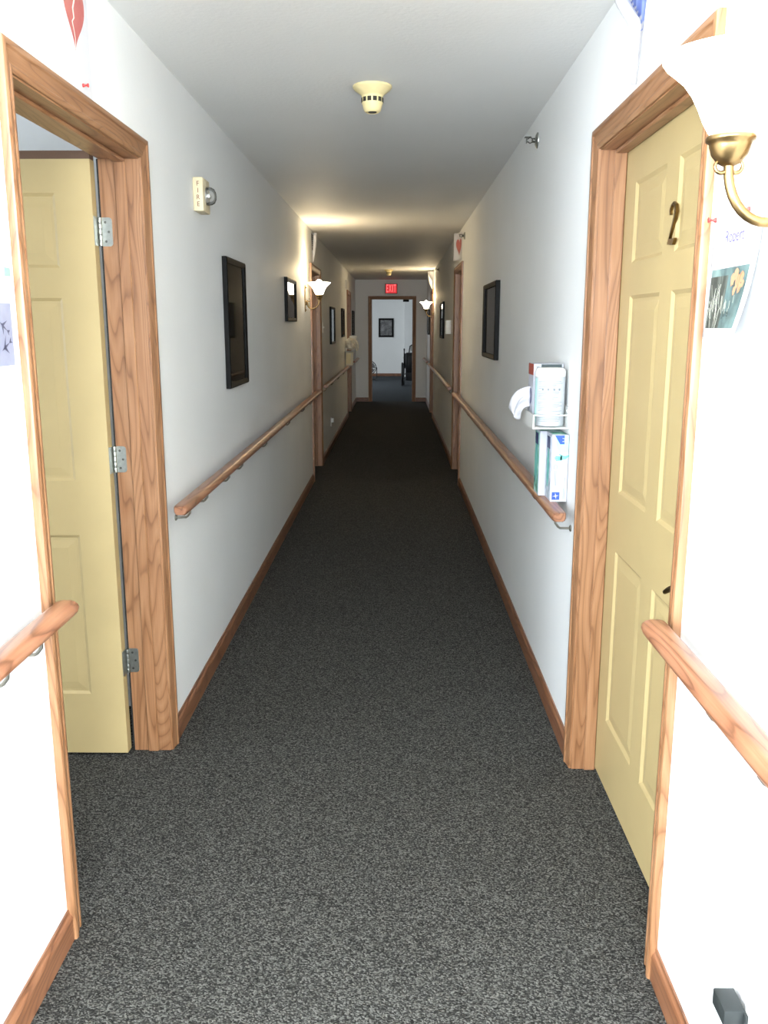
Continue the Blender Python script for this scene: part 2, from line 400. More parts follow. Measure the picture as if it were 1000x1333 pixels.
tag(m.build('wall_lobby_back', 'wall'), 'unseen lobby wall facing the corridor, with an added window', 'wall', kind='structure')
window(1, LY-0.065, 0, -0.30, 0.50, 1.30, 2.30, 'added unseen lobby window facing down the corridor')
window(2, LX0-0.065, 1, -1.5, 0.2, 0.70, 2.30, 'added unseen lobby window in the wall left of the corridor mouth')
window(3, LX1+0.065, 1, -1.5, 0.2, 0.70, 2.30, 'added unseen lobby window in the wall right of the corridor mouth')
# room behind the open door
m = MB(); RX = -3.95
m.box(RX-T, RX, 1.08, 1.2, 0, HC); m.box(RX-T, RX, 2.6, 3.35, 0, HC); m.box(RX-T, RX, 1.2, 2.6, 0, 0.9); m.box(RX-T, RX, 1.2, 2.6, 2.1, HC)
m.box(RX-T, LX0-T, 1.08-T, 1.08, 0, HC); m.box(RX-T, -W2-T, 3.35, 3.35+T, 0, HC)
tag(m.build('wall_side_room', 'wall'), 'walls of the room behind the open cream door', 'wall', kind='structure')
window(4, RX-0.065, 1, 1.2, 2.6, 0.9, 2.1, 'window of the room behind the open door')
# far room
FY = 27.6
m = MB()
m.box(-3.4-T, -3.4, DEND, 22.0, 0, HC); m.box(-3.4-T, -3.4, 24.8, FY+T, 0, HC); m.box(-3.4-T, -3.4, 22.0, 24.8, 0, 0.8); m.box(-3.4-T, -3.4, 22.0, 24.8, 2.2, HC)
m.box(3.2, 3.2+T, DEND, FY+T, 0, HC); m.box(-3.4, 3.2, FY, FY+T, 0, HC)
m.box(0.355, 3.2, FY-0.35, FY, 0, HC)
tag(m.build('wall_far_room', 'wall'), 'pale walls of the far room beyond the end doorway', 'wall', kind='structure')
window(5, -3.465, 1, 22.0, 24.8, 0.8, 2.2, 'window of the far room')
tag(MB().box(-4.2, 3.4, LY-T, DEND+0.07, -0.06, 0).build('floor', 'carpet'), 'charcoal loop pile carpet along the corridor', 'floor', kind='structure')
tag(MB().box(-4.2, 3.4, DEND+0.07, FY+T, -0.06, 0).build('floor', 'carpet_blue'), 'blue grey carpet of the far room', 'floor', kind='structure')
tag(MB().box(-4.2, 3.4, LY-T, FY+T, HC, HC+0.06).build('ceiling', 'ceiling'), 'lightly textured white ceiling', 'ceiling', kind='structure')

# ------------------------------------------------------------------ doors
CW = 0.062   # casing width
def casing_profile():
    # (across from the inner edge, stand-off from the wall)
    return [(0, 0), (0, 0.008), (0.004, 0.011), (0.012, 0.012), (0.016, 0.010), (0.024, 0.0125), (0.042, 0.0155), (0.046, 0.019), (0.054, 0.020), (0.060, 0.018), (CW, 0.013), (CW, 0)]
def casing_upright(s, yin, dy, ztop, name, parent):
    """mitred upright; yin inner edge, dy = direction of widening"""
    rings = []
    for top in (0, 1):
        rings.append([Vector((s*(W2-h), yin+dy*a, (ztop+a) if top else 0.0)) for a, h in casing_profile()])
    MB().loft(rings).build(name, 'wood_z', parent, smooth=30)
def casing_head(s, y0, y1, z, name, parent):
    rings = []
    for e in (0, 1):
        rings.append([Vector((s*(W2-h), (y0-a) if e == 0 else (y1+a), z+a)) for a, h in casing_profile()])
    MB().loft(rings).build(name, 'wood_y', parent, smooth=30)

def panel_mesh(f, u0, u1, z0, z1, thick):
    loops = [(0, 0.0), (0.010, 0.007), (0.018, 0.007), (0.045, 0.003)]
    m = MB()
    for face in (0, 1):
        prev = None
        for ins, d in loops:
            t = d if face == 0 else thick-d
            ring = [m.bm.verts.new(f(a, t, b)) for a, b in ((u0+ins, z0+ins), (u1-ins, z0+ins), (u1-ins, z1-ins), (u0+ins, z1-ins))]
            if prev:
                for i in range(4): m.bm.faces.new((prev[i], prev[(i+1) % 4], ring[(i+1) % 4], ring[i]))
            else: first = ring
            prev = ring
        m.bm.faces.new(prev)
        if face == 0: f0 = first
        else:
            for i in range(4): m.bm.faces.new((f0[i], f0[(i+1) % 4], first[(i+1) % 4], first[i]))
    return m
LEAF_T = 0.042
ZP = [(0.24, 0.825), (1.015, 1.62), (1.715, 1.945)]
def leaf(parent, f, width, z0=0.012, z1=2.047):
    st, mu = 0.118, 0.105
    pw = (width-2*st-mu)/2
    cols = [(st, st+pw), (st+pw+mu, width-st)]
    m = MB()
    def bx(u0, u1, a, b):
        b2 = bmesh.new(); bmesh.ops.create_cube(b2, size=1)
        m.merge(b2, lambda p: f(u0 if p.x < 0 else u1, 0 if p.y < 0 else LEAF_T, a if p.z < 0 else b))
    bx(0, st, z0, z1); bx(width-st, width, z0, z1)
    zs = [z0]+[z for ab in ZP for z in ab]+[z1]
    for i in range(0, len(zs), 2): bx(st, width-st, zs[i], zs[i+1])
    for a, b in ZP: bx(cols[0][1], cols[1][0], a, b)
    lf = m.build('door_leaf', 'cream', parent)
    for a, b in ZP:
        for u0, u1 in cols: panel_mesh(f, u0, u1, a, b, LEAF_T).build('panel', 'cream', lf)
    return lf
def door(n, s, y0, y1, label, opened=False):
    d = thing('door_%d' % n, (s*W2, (y0+y1)/2, 0), label, 'door', kind='structure')
    # jambs and head lining
    for a, b in ((y0-JT, y0), (y1, y1+JT)):
        MB().box(s*(W2-0.002), s*(W2+T), a, b, 0, HEAD).build('jamb', 'wood_z', d)
    MB().box(s*(W2-0.002), s*(W2+T), y0-JT, y1+JT, HEAD, HEAD+JT).build('head_jamb', 'wood_y', d)
    r = 0.004
    casing_upright(s, y0-r, -1, HEAD+r, 'casing', d); casing_upright(s, y1+r, 1, HEAD+r, 'casing', d)
    casing_head(s, y0-r, y1+r, HEAD+r, 'head_casing', d)
    # stops
    sx0, sx1 = s*(W2+0.040), s*(W2+0.078)
    MB().box(sx0, sx1, y0, y0+0.011, 0, HEAD, 0.003, 1).build('door_stop', 'wood_z', d)
    MB().box(sx0, sx1, y1-0.011, y1, 0, HEAD, 0.003, 1).build('door_stop', 'wood_z', d)
    MB().box(sx0, sx1, y0+0.011, y1-0.011, HEAD-0.011, HEAD, 0.003, 1).build('head_stop', 'wood_y', d)
    wd = y1-y0-0.006
    if opened:
        xh = -(W2+T)-0.012
        f = lambda u, t, z: Vector((xh-u, y1-0.046+t, z))
        lf = leaf(d, f, wd)
        MB().box(xh-wd, xh, y1-0.044, y1-0.006, 2.047, 2.072).build('top_strip', 'dark_strip', lf)
        for zc in (0.352, 1.083, 1.830):
            h = MB()
            # plate on the jamb face, rounded corners
            out = []
            hw0, hw1, hh = -(W2+T)+0.001, -(W2+T)+0.034, 0.045
            for cx_, cz_, a0 in ((hw1-0.010, hh-0.010, 0), (hw1-0.010, -hh+0.010, -90)):
                for k in range(5):
                    a = math.radians(a0+90-22.5*k) if a0 == 0 else math.radians(-22.5*k)
                    out.append((cx_+0.010*math.cos(a), zc+cz_+0.010*math.sin(a)))
            out += [(hw0, zc-hh), (hw0, zc+hh)]
            h.prism(out, 1, y1-0.0035, y1+0.0002)
            hg = h.build('hinge', 'steel', d)
            kn = MB(); kx = -(W2+T)-0.003
            for k in range(5):
                kn.lathe((kx, y1-0.008, zc-hh+k*0.018), [(0.0062, 0.0008), (0.0065, 0.002), (0.0065, 0.0160), (0.0062, 0.0172)], 12)
            kn.box(xh-0.0005, xh+0.003, y1-0.044, y1-0.008, zc-hh, zc+hh)
            kn.build('knuckle', 'steel', hg, smooth=40)
            sc = MB()
            for dx, dz in ((0.012, 0.030), (0.022, 0.0), (0.012, -0.030)):
                sc.lathe((hw0+dx, y1-0.0035, zc+dz), [(0.0042, -0.0002), (0.0040, 0.0010), (0.0015, 0.0014)], 10, 'y', -1)
            sc.build('screw', 'screw', hg)
        MB().box(-(W2+T)-0.006, -(W2+T), y1+0.001, y1+0.016, 0.0, HEAD).build('gap_shade_strip', 'gap_shade_strip', d)  # black strip painting the shade in the gap between leaf and jamb
    else:
        xf = s*(W2+0.079)
        f = lambda u, t, z: Vector((xf+s*t, y1-0.003-u, z))
        lf = leaf(d, f, wd)
        # lever handle near the latch edge
        yl = y0+0.135 if s > 0 else y0+0.135
        yl = y0+0.075
        hz = 0.905
        hd = MB()
        hd.lathe((xf, yl, hz), [(0.027, 0), (0.027, 0.006), (0.022, 0.010), (0.011, 0.012), (0.010, 0.040), (0.0, 0.041)], 20, 'x', -s)
        hd.build('rose', 'brass_dark', lf, smooth=40)
        pts = []
        for k in range(9):
            t = k/8
            pts.append((xf-s*(0.044-0.006*math.sin(t*3.14)), yl-0.006+0.105*t, hz+0.004+0.012*math.sin(t*math.pi)-0.016*t*t))
        MB().tube(pts, [0.009, 0.0095, 0.009, 0.0085, 0.008, 0.008, 0.0075, 0.007, 0.0055], 10).build('lever', 'brass_dark', lf, smooth=50)
    return d, lf
d1, l1 = door(1, -1, *DOORS[-1][0], 'cream panelled door standing open on three steel hinges', True)
d2, l2 = door(2, 1, *DOORS[1][0], 'closed cream panelled door with a brass numeral 2')
door(3, -1, *DOORS[-1][1], 'wood cased doorway beside the lit wall sconce past the two black frames')
door(4, 1, *DOORS[1][1], 'wood cased doorway below the curled sheet with the red heart')
door(5, -1, *DOORS[-1][2], 'wood cased doorway behind the white plastic bag')
door(6, 1, *DOORS[1][2], 'wood cased doorway behind the far lit wall sconce')
# numeral on door_2
xf = W2+0.079
pts = [(-0.021, 0.026, 0.006), (-0.024, 0.036, 0.009), (-0.014, 0.048, 0.006), (0.002, 0.052, 0.007), (0.016, 0.044, 0.010), (0.020, 0.030, 0.012), (0.014, 0.014, 0.011), (0.002, -0.004, 0.008), (-0.012, -0.022, 0.006), (-0.024, -0.040, 0.005)]
nm = MB()
def ribbon(m, pts, fx, yc, zc, x0, x1):
    rings = []
    for i, (a, b, w_) in enumerate(pts):
        a0, b0, _ = pts[max(0, i-1)]; a1, b1, _ = pts[min(len(pts)-1, i+1)]
        dx, dz = a1-a0, b1-b0; L = math.hypot(dx, dz); nx, nz = -dz/L*w_/2, dx/L*w_/2
        rings.append([Vector((x, yc-aa, zc+bb)) for x, aa, bb in ((x0, a+nx, b+nz), (x1, a+nx, b+nz), (x1, a-nx, b-nz), (x0, a-nx, b-nz))])
    m.loft(rings)
ribbon(nm, pts, None, 2.331, 1.782, xf-0.007, xf+0.0005)
ribbon(nm, [(-0.028, -0.044, 0.006), (-0.014, -0.040, 0.013), (0.002, -0.042, 0.016), (0.014, -0.044, 0.013), (0.026, -0.036, 0.004)], None, 2.331, 1.782, xf-0.0075, xf+0.0005)
nm.build('numeral', 'brass_dark', l2, smooth=40)
# end doorway
d7 = thing('door_7', (0.02, DEND, 0), 'wood cased open doorway under the exit sign', 'doorway', kind='structure')
def xprof(a, h): return h
for sgn, xi in ((-1, EX0), (1, EX1)):
    MB().box(xi, xi+sgn*JT, DEND-0.002, DEND+T, 0, HEAD).build('jamb', 'wood_z', d7)
    rings = [[Vector((xi+sgn*(0.004+a), DEND-h, (HEAD+0.004+a) if top else 0)) for a, h in casing_profile()] for top in (0, 1)]
    MB().loft(rings).build('casing', 'wood_z', d7, smooth=30)
    MB().box(xi-sgn*0.011, xi, DEND+0.045, DEND+0.08, 0, HEAD).build('door_stop', 'wood_z', d7)
rings = [[Vector((EX0-0.004-a if e == 0 else EX1+0.004+a, DEND-h, HEAD+0.004+a)) for a, h in casing_profile()] for e in (0, 1)]
MB().loft(rings).build('head_casing', 'wood_x', d7, smooth=30)
MB().box(EX0-JT, EX1+JT, DEND-0.002, DEND+T, HEAD, HEAD+JT).build('head_jamb', 'wood_x', d7)
MB().box(0.24, 0.36, DEND+0.085, DEND+0.125, HEAD-0.045, HEAD-0.001, 0.006).build('door_closer', 'black', d7)

# ------------------------------------------------------------------ baseboards
BH, BT = 0.085, 0.013
def bprof():
    return [(0, 0), (BT, 0), (BT, BH-0.022), (BT-0.003, BH-0.014), (BT-0.007, BH-0.010), (BT-0.008, BH), (0, BH)]
def baseboard(name, s, y0, y1, label):
    tag(MB().prism([(s*(W2-d), z) for d, z in bprof()], 1, y0, y1).build(name, 'base'), label, 'baseboard', kind='structure')
cw = CW+0.004
ad = {0: 'before the open cream door', 1: 'between the open cream door and the lit sconce doorway', 2: 'below the plastic bag and cream box', 3: 'in the corner left of the end doorway'}
ys = [YL0]+[v for a, b in DOORS[-1] for v in (a-cw, b+cw)]+[DEND]
for i in range(4): baseboard('baseboard_left', -1, ys[2*i], ys[2*i+1], 'wooden baseboard '+ad[i])
ad = {0: 'under the black power adapter', 1: 'below the wall basket and glove boxes', 2: 'below the white wall box past the red heart sheet', 3: 'in the corner right of the end doorway'}
ys = [YL0]+[v for a, b in DOORS[1] for v in (a-cw, b+cw)]+[DEND]
for i in range(4): baseboard('baseboard_right', 1, ys[2*i], ys[2*i+1], 'wooden baseboard '+ad[i])
for a, b, t in ((-W2+BT, EX0-cw, 'left'), (EX1+cw, W2-BT, 'right')):
    tag(MB().prism([(DEND-d, z) for d, z in bprof()], 0, a, b).build('baseboard_end', 'base_x'), 'short baseboard on the end wall, %s of the doorway' % t, 'baseboard', kind='structure')
tag(MB().prism([(FY-d, z) for d, z in bprof()], 0, -3.4, 0.355).build('baseboard_far_room', 'base_x'), 'dark baseboard under the framed picture in the far room', 'baseboard', kind='structure')

# ------------------------------------------------------------------ handrails
def handrail(s, y0, y1, brk, label, end0=True, end1=True):
    d0, d1, zb, zt = 0.034, 0.088, 0.866, 0.903
    t = thing('handrail', (s*W2, (y0+y1)/2, zb-0.05), label, 'handrail', 'wooden handrails along the corridor')
    prof = []   # rounded cross-section (stand-off, z): flat top, bullnose outer edge
    for a, b in [(d0+0.012, zb), (d0+0.004, zb+0.005), (d0, zb+0.014), (d0, zt-0.008), (d0+0.003, zt-0.002), (d0+0.010, zt), (d1-0.022, zt), (d1-0.011, zt-0.003), (d1-0.003, zt-0.010), (d1, zt-0.019), (d1-0.004, zt-0.029), (d1-0.014, zb)]: prof.append((a, b))
    cd, cz = (d0+d1)/2, (zb+zt)/2
    def ring(y, k): return [Vector((s*(W2-(cd+(a-cd)*k)), y, cz+(b-cz)*k+ (1-k)*0.004)) for a, b in prof]
    rings = []
    if end0: rings += [ring(y0, 0.74), ring(y0+0.005, 0.88), ring(y0+0.014, 0.97)]
    else: rings += [ring(y0, 1)]
    n = 2
    for i in range(n+1): rings.append(ring((y0+(0.045 if end0 else 0.01))+(y1-y0-(0.045 if end0 else 0.01)-(0.045 if end1 else 0.01))*i/n, 1))
    if end1: rings += [ring(y1-0.014, 0.97), ring(y1-0.005, 0.88), ring(y1, 0.74)]
    else: rings += [ring(y1, 1)]
    MB().loft(rings).build('rail', 'rail', t, smooth=50)
    for y in brk:
        b = MB()
        b.lathe((s*W2, y, zb-0.040), [(0.0, 0), (0.012, 0.0), (0.012, 0.003), (0.009, 0.006), (0.0, 0.007)], 14, 'x', -s)
        xo = W2-0.058
        b.tube([(s*(W2-0.006), y, zb-0.040), (s*(W2-0.040), y, zb-0.039), (s*(xo+0.012), y, zb-0.035), (s*(xo+0.002), y, zb-0.022), (s*xo, y, zb-0.004)], 0.0042, 8)
        b.box(s*(xo-0.012), s*(xo+0.012), y-0.010, y+0.010, zb-0.003, zb+0.0005)
        b.build('bracket', 'bracket', t, smooth=40)
    return t
handrail(-1, YL0, 1.965, (1.10, 1.63, 1.80), 'handrail ending beside the open cream door, next to the bird print', end0=False)
handrail(-1, 3.045, 8.85, (3.21, 3.52, 4.0, 4.36, 5.2, 6.36, 7.4, 8.1), 'long handrail below the two black frames and the fire strobe')
handrail(-1, 9.62, 15.15, (9.75, 10.8, 12.0, 13.2, 14.2, 14.9), 'handrail that carries the cream box')
handrail(-1, 16.25, 18.05, (16.5, 17.7), 'short handrail left of the end doorway')
handrail(1, YL0, 1.845, (1.05, 1.26, 1.49), 'handrail under the pinned flower print, ending beside the numbered door', end0=False)
handrail(1, 2.955, 8.58, (3.05, 3.58, 4.25, 5.7, 7.0, 7.86), 'long handrail that carries the glove boxes')
handrail(1, 9.32, 15.2, (9.45, 10.6, 11.9, 13.2, 14.6), 'handrail below the white wall box')
handrail(1, 16.1, 18.05, (16.4, 17.7), 'short handrail right of the end doorway')

# ------------------------------------------------------------------ framed pictures
def picture(s, y0, y1, z0, z1, art, label, depth=0.026, fw=0.028, mat_w=0.0, group='black framed pictures along the corridor'):
    t = thing('framed_picture', (s*W2, (y0+y1)/2, z0), label, 'picture', group)
    X = lambda d: s*(W2-d)
    for a in (0, 1):
        # mitred bars
        ya, yb = (y0, y0+fw) if a == 0 else (y1, y1-fw)
        rings = []
        for zz, inn in ((z0, z0+fw), (z1, z1-fw)):
            rings.append([Vector((X(0.001), ya, zz)), Vector((X(depth-0.004), ya, zz)), Vector((X(depth), ya+(yb-ya)*0.25, zz+(inn-zz)*0.25)), Vector((X(depth-0.006), yb, inn)), Vector((X(0.001), yb, inn))])
        MB().loft(rings).build('frame_bar', 'black', t)
        za, zb = (z0, z0+fw) if a == 0 else (z1, z1-fw)
        rings = []
        for yy, inn in ((y0, y0+fw), (y1, y1-fw)):
            rings.append([Vector((X(0.001), yy, za)), Vector((X(depth-0.004), yy, za)), Vector((X(depth), yy+(inn-yy)*0.25, za+(zb-za)*0.25)), Vector((X(depth-0.006), inn, zb)), Vector((X(0.001), inn, zb))])
        MB().loft(rings).build('frame_bar', 'black', t)
    p = MB().box(X(0.003), X(0.009), y0+fw*0.9, y1-fw*0.9, z0+fw*0.9, z1-fw*0.9).build('print', art, t)
    MB().box(X(0.012), X(0.0145), y0+fw*0.95, y1-fw*0.95, z0+fw*0.95, z1-fw*0.95).build('glass', 'pane', t)
    return t
picture(-1, 4.30, 4.83, 1.230, 1.855, 'sepia', 'upright black frame with a brown print, below the fire strobe')
picture(-1, 6.66, 7.27, 1.565, 1.885, 'grey_print', 'small black frame beside the lit sconce')
picture(-1, 11.15, 11.85, 1.305, 1.765, 'grey_print', 'black frame past the light switch by the wood doorway')
picture(-1, 13.45, 14.0, 1.365, 1.79, 'dark_print', 'dark frame just above the white plastic bag')
picture(-1, 16.75, 17.35, 1.36, 1.81, 'dark_print', 'dark frame in the corner left of the end doorway')
picture(1, 5.43, 6.20, 1.325, 1.80, 'grey_print', 'black frame above the handrail with the glove boxes', depth=0.03)
picture(1, 11.62, 12.35, 1.37, 1.84, 'grey_print', 'black frame past the white wall box')
picture(1, 16.6, 17.5, 1.37, 1.83, 'dark_print', 'dark frame in the corner right of the end doorway')
# far room picture (on the far wall)
t = thing('framed_picture', (-0.2, FY, 1.21), 'black framed grey print on the far room wall', 'picture')
x0, x1, z0, z1, fw = -0.44, 0.025, 1.19, 1.76, 0.055
for a, b, c, d in ((x0, x0+fw, z0, z1), (x1-fw, x1, z0, z1), (x0+fw, x1-fw, z0, z0+fw), (x0+fw, x1-fw, z1-fw, z1)):
    MB().box(a, b, FY-0.03, FY-0.001, c, d, 0.004, 1).build('frame_bar', 'black', t)
MB().box(x0+fw, x1-fw, FY-0.010, FY-0.002, z0+fw, z1-fw).build('print', 'far_print', t)
MB().box(x0+fw, x1-fw, FY-0.017, FY-0.014, z0+fw, z1-fw).build('glass', 'pane_satin', t)

# ------------------------------------------------------------------ wall sconces
def sconce(s, y, label):
    off, zc = 0.132, 1.80
    xc = s*(W2-off)
    t = thing('wall_sconce', (s*W2, y, 1.655), label, 'lamp', 'brass wall sconces with bell shaped glass shades')
    # back plate: slender shaped plate
    out = []
    for k in range(25):
        v = k/24; z = 1.655+0.245*v
        wv = 0.012+0.020*math.sin(math.pi*v)**0.8+0.008*math.sin(3*math.pi*v)**2
        out.append((wv, z))
    m = MB(); m.prism([(y+a, z) for a, z in out]+[(y-a, z) for a, z in reversed(out)], 0, s*W2, s*(W2-0.008))
    m.lathe((s*(W2-0.008), y, 1.735), [(0.024, 0), (0.022, 0.008), (0.012, 0.014), (0.009, 0.022), (0.0, 0.022)], 16, 'x', -s)
    m.sphere((s*(W2-0.012), y, 1.87), 0.008); m.sphere((s*(W2-0.012), y, 1.672), 0.006)
    m.build('back_plate', 'brass', t, smooth=40)
    # arm: leaves the plate, sweeps down and up into the cup
    pts = []
    for k in range(17):
        a = math.pi*(1.06-1.06*k/16)     # semicircle
        cxm = off/2+0.012
        rr = off/2-0.012
        pts.append((s*(W2-(cxm - rr*math.cos(math.pi-a))) if False else s*(W2-(cxm-rr*math.cos(a)*-1 if False else cxm - rr*math.cos(math.pi*k/16))), y, 1.732-0.056*math.sin(math.pi*k/16)+0.030*(k/16)**2))
    pts += [(xc, y, 1.775)]
    MB().tube(pts, [0.0075]*len(pts), 12).build('arm', 'brass', t, smooth=60)
    # scrolls at the foot of the cup and at the plate
    def scroll(x0, z0, dirx, size, up=1):
        p = []
        for k in range(22):
            u = k/21; a = -1.4+u*5.2; r = size*(1-0.72*u)
            p.append((x0+s*dirx*(size*0.9 + r*math.sin(a)*0.9)*1.0, y, z0+up*(size*0.9 - r*math.cos(a))))
        return p
    for dx, sz in ((1, 0.014), (-1, 0.014)):
        p = scroll(xc, 1.752, dx, sz); MB().tube(p, [0.0036-0.0018*k/21 for k in range(22)], 8).build('scroll', 'brass', t, smooth=60)
    p = scroll(s*(W2-0.022), 1.745, -1, 0.020); MB().tube(p, [0.0042-0.002*k/21 for k in range(22)], 8).build('scroll', 'brass', t, smooth=60)
    # cup
    MB().lathe((xc, y, 0), [(0.0, 1.762), (0.010, 1.763), (0.017, 1.767), (0.026, 1.778), (0.030, 1.790), (0.031, 1.795), (0.035, 1.797), (0.036, 1.801), (0.034, 1.805), (0.028, 1.806), (0.024, 1.800), (0.018, 1.784), (0.0, 1.780)], 28, cap=False).build('cup', 'brass', t, smooth=60)
    # bell shade with softly waved rim
    prof = [(0.024, 1.803), (0.032, 1.812), (0.040, 1.826), (0.048, 1.845), (0.058, 1.864), (0.071, 1.882), (0.087, 1.896), (0.097, 1.904), (0.1015, 1.910), (0.1015, 1.915)]
    rings = []
    for i, (r, z) in enumerate(prof):
        u = i/(len(prof)-1)
        rings.append([(xc+(r)*math.cos(a), y+(r)*math.sin(a), z) for a in [2*math.pi*k/48 for k in range(48)]])
    MB().loft(rings, True, False).build('shade', 'shade', t, smooth=80, solid=0.003)
    MB().sphere((xc, y, 1.899), 0.035, 20, (1, 1, 1.15)).lathe((xc, y, 1.80), [(0.012, 0), (0.013, 0.05), (0.024, 0.08)], 16).build('bulb', 'bulb', t, smooth=80)
    l = bpy.data.lights.new('bulb_light', 'POINT'); l.energy = BULB_POWER; l.color = BULB_COLOR; l.shadow_soft_size = 0.045
    o = bpy.data.objects.new('bulb_light', l); COL.objects.link(o); o.location = (xc, y, 2.012)
    return t
sconce(1, 1.385, 'lit brass wall sconce above the flower print by the numbered door')
sconce(-1, 8.15, 'lit brass wall sconce beside the small black frame')
sconce(1, 14.80, 'lit brass wall sconce past the white wall box')

# ------------------------------------------------------------------ smoke detectors, sprinklers, strobe, exit sign
def smoke(x, y, label):
    t = thing('smoke_detector', (x, y, HC-0.10), label, 'smoke detector', 'ivory smoke detectors on the ceiling')
    MB().lathe((x, y, HC), [(0.0, 0), (0.076, 0), (0.076, 0.006), (0.070, 0.014), (0.050, 0.028), (0.042, 0.036), (0.0, 0.036)], 36, sgn=-1).build('base', 'ivory', t, smooth=35)
    MB().lathe((x, y, HC-0.036), [(0.0, 0), (0.042, 0), (0.041, 0.028), (0.038, 0.034), (0.034, 0.050), (0.030, 0.057), (0.024, 0.060), (0.022, 0.056), (0.0, 0.056)], 32, sgn=-1).build('sensor_body', 'ivory', t, smooth=35)
    for k in range(12):
        a = 2*math.pi*(k+0.5)/12; ca, sa = math.cos(a), math.sin(a)
        b = bmesh.new(); bmesh.ops.create_cube(b, size=1)
        m = MB(); m.merge(b, lambda p: Vector((x+ca*(0.0405+p.x*0.004)-sa*p.y*0.015, y+sa*(0.0405+p.x*0.004)+ca*p.y*0.015, HC-0.052+p.z*0.016)))
        m.build('vent_slot', 'slot', t)
    MB().lathe((x, y, HC-0.092), [(0.0, 0), (0.016, 0), (0.016, 0.004), (0.0, 0.0045)], 16, sgn=-1).build('sensor_grille', 'slot', t)
smoke(0.007, 3.665, 'ivory smoke detector on the ceiling between the fire strobe and a sprinkler')
smoke(-0.02, 15.0, 'smoke detector on the ceiling close to the exit sign')
def sprinkler(y, z, label):
    t = thing('sprinkler_head', (W2, y, z-0.03), label, 'sprinkler', 'side wall sprinkler heads')
    MB().lathe((W2, y, z), [(0.0, 0), (0.034, 0), (0.033, 0.004), (0.022, 0.010), (0.012, 0.012), (0.0, 0.012)], 20, 'x', -1).build('escutcheon', 'steel', t, smooth=40)
    m = MB(); m.lathe((W2-0.012, y, z), [(0.010, 0), (0.010, 0.012), (0.006, 0.014), (0.0, 0.014)], 12, 'x', -1)
    for k in (-1, 1): m.tube([(W2-0.022, y, z+k*0.007), (W2-0.034, y, z+k*0.012), (W2-0.046, y, z+k*0.004)], 0.0025, 6)
    m.build('nozzle', 'screw', t, smooth=40)
    MB().box(W2-0.050, W2-0.046, y-0.014, y+0.014, z-0.010, z+0.010).box(W2-0.058, W2-0.030, y-0.014, y+0.014, z+0.012, z+0.014).build('deflector', 'screw', t)
sprinkler(4.15, 2.335, 'sprinkler head high on the wall above the wall basket')
sprinkler(8.35, 2.335, 'sprinkler head next to the curled sheet with the red heart')
sprinkler(13.3, 2.34, 'sprinkler head near the far lit sconce')
# fire strobe
t = thing('fire_strobe', (-W2, 3.81, 1.985), 'ivory fire alarm strobe lettered FIRE above the upright frame', 'fire alarm')
MB().box(-W2, -W2+0.042, 3.745, 3.875, 1.990, 2.122, 0.004).build('housing', 'ivory_pale', t, smooth=40)
for k, ch in enumerate('FIRE'):
    b = text_polys(ch, 0.026, 0.95); m = MB()
    m.merge(b, lambda p: Vector((-W2+0.021+p.x, 3.7444, 2.096-k*0.0265+p.y)))
    m.build('letter', 'ink_red', t, fix=False)
dm = MB()
prof = [(0.036, 0), (0.036, 0.012), (0.034, 0.022), (0.028, 0.032), (0.016, 0.038), (0.0, 0.040)]
dm.lathe((-W2+0.042, 3.815, 2.056), prof, 24, 'x', 1); dm.build('lens', 'clear', t, smooth=50)
MB().box(-W2+0.043, -W2+0.058, 3.797, 3.833, 2.048, 2.064, 0.003).lathe((-W2+0.042, 3.815, 2.056), [(0.034, 0), (0.034, 0.002), (0.02, 0.003), (0, 0.003)], 20, 'x', 1).build('flash_tube', 'reflector', t, smooth=40)
# exit sign
t = thing('exit_sign', (0.0, DEND, 2.165), 'red lit EXIT sign above the end doorway', 'exit sign')
MB().box(-0.125, 0.125, DEND-0.045, DEND, 2.165, 2.36, 0.006).build('housing', 'housing', t)
MB().box(-0.112, 0.112, DEND-0.0475, DEND-0.044, 2.175, 2.350).build('face', 'exit_face', t)
for k, ch in enumerate('EXIT'):
    b = text_polys(ch, 0.215, 0.42); m = MB()
    m.merge(b, lambda p: Vector(([-0.080, -0.022, 0.028, 0.073][k]+p.x*(0.8 if ch != 'I' else 1.2), DEND-0.0485, 2.262+p.y)))
    m.build('letter', 'exit_letter', t, fix=False)

# ------------------------------------------------------------------ posters, prints and pins
def pin(m, x, y, z, s):
    m.lathe((x, y, z), [(0.0, 0.0), (0.0045, 0.0005), (0.0048, 0.003), (0.0025, 0.006), (0.0025, 0.011), (0.0052, 0.014), (0.0050, 0.016), (0.0, 0.0165)], 12, 'x', -s)
# heart poster above the open door
t = thing('poster', (-W2, 2.44, 2.135), 'white sheet with a cracked pink heart, pinned above the open door', 'poster')
MB().box(-W2+0.0008, -W2+0.0016, 2.325, 2.553, 2.130, 2.428).build('sheet', 'paper', t)
hy, htip = 2.443, 2.2235
def heart_pts(n=60, w=0.0765, h=0.165):
    out = []
    for k in range(n):
        a = 2*math.pi*k/n
        xx = 16*math.sin(a)**3/16; zz = (13*math.cos(a)-5*math.cos(2*a)-2*math.cos(3*a)-math.cos(4*a))
        zz = (zz+17)/(17+11.9)
        out.append((xx*w, zz*h))
    return out
m = MB(); m.prism([(hy+0.010*(z/0.165)+a, htip+z) for a, z in heart_pts()], 0, -W2+0.0014, -W2+0.0021); m.build('heart', 'heart', t)
m = MB()
ck = [(0.0, 0.004, 0.001), (0.0, 0.03, 0.002), (-0.006, 0.045, 0.003), (-0.018, 0.066, 0.004), (-0.004, 0.078, 0.006), (-0.010, 0.100, 0.007), (0.004, 0.125, 0.008)]
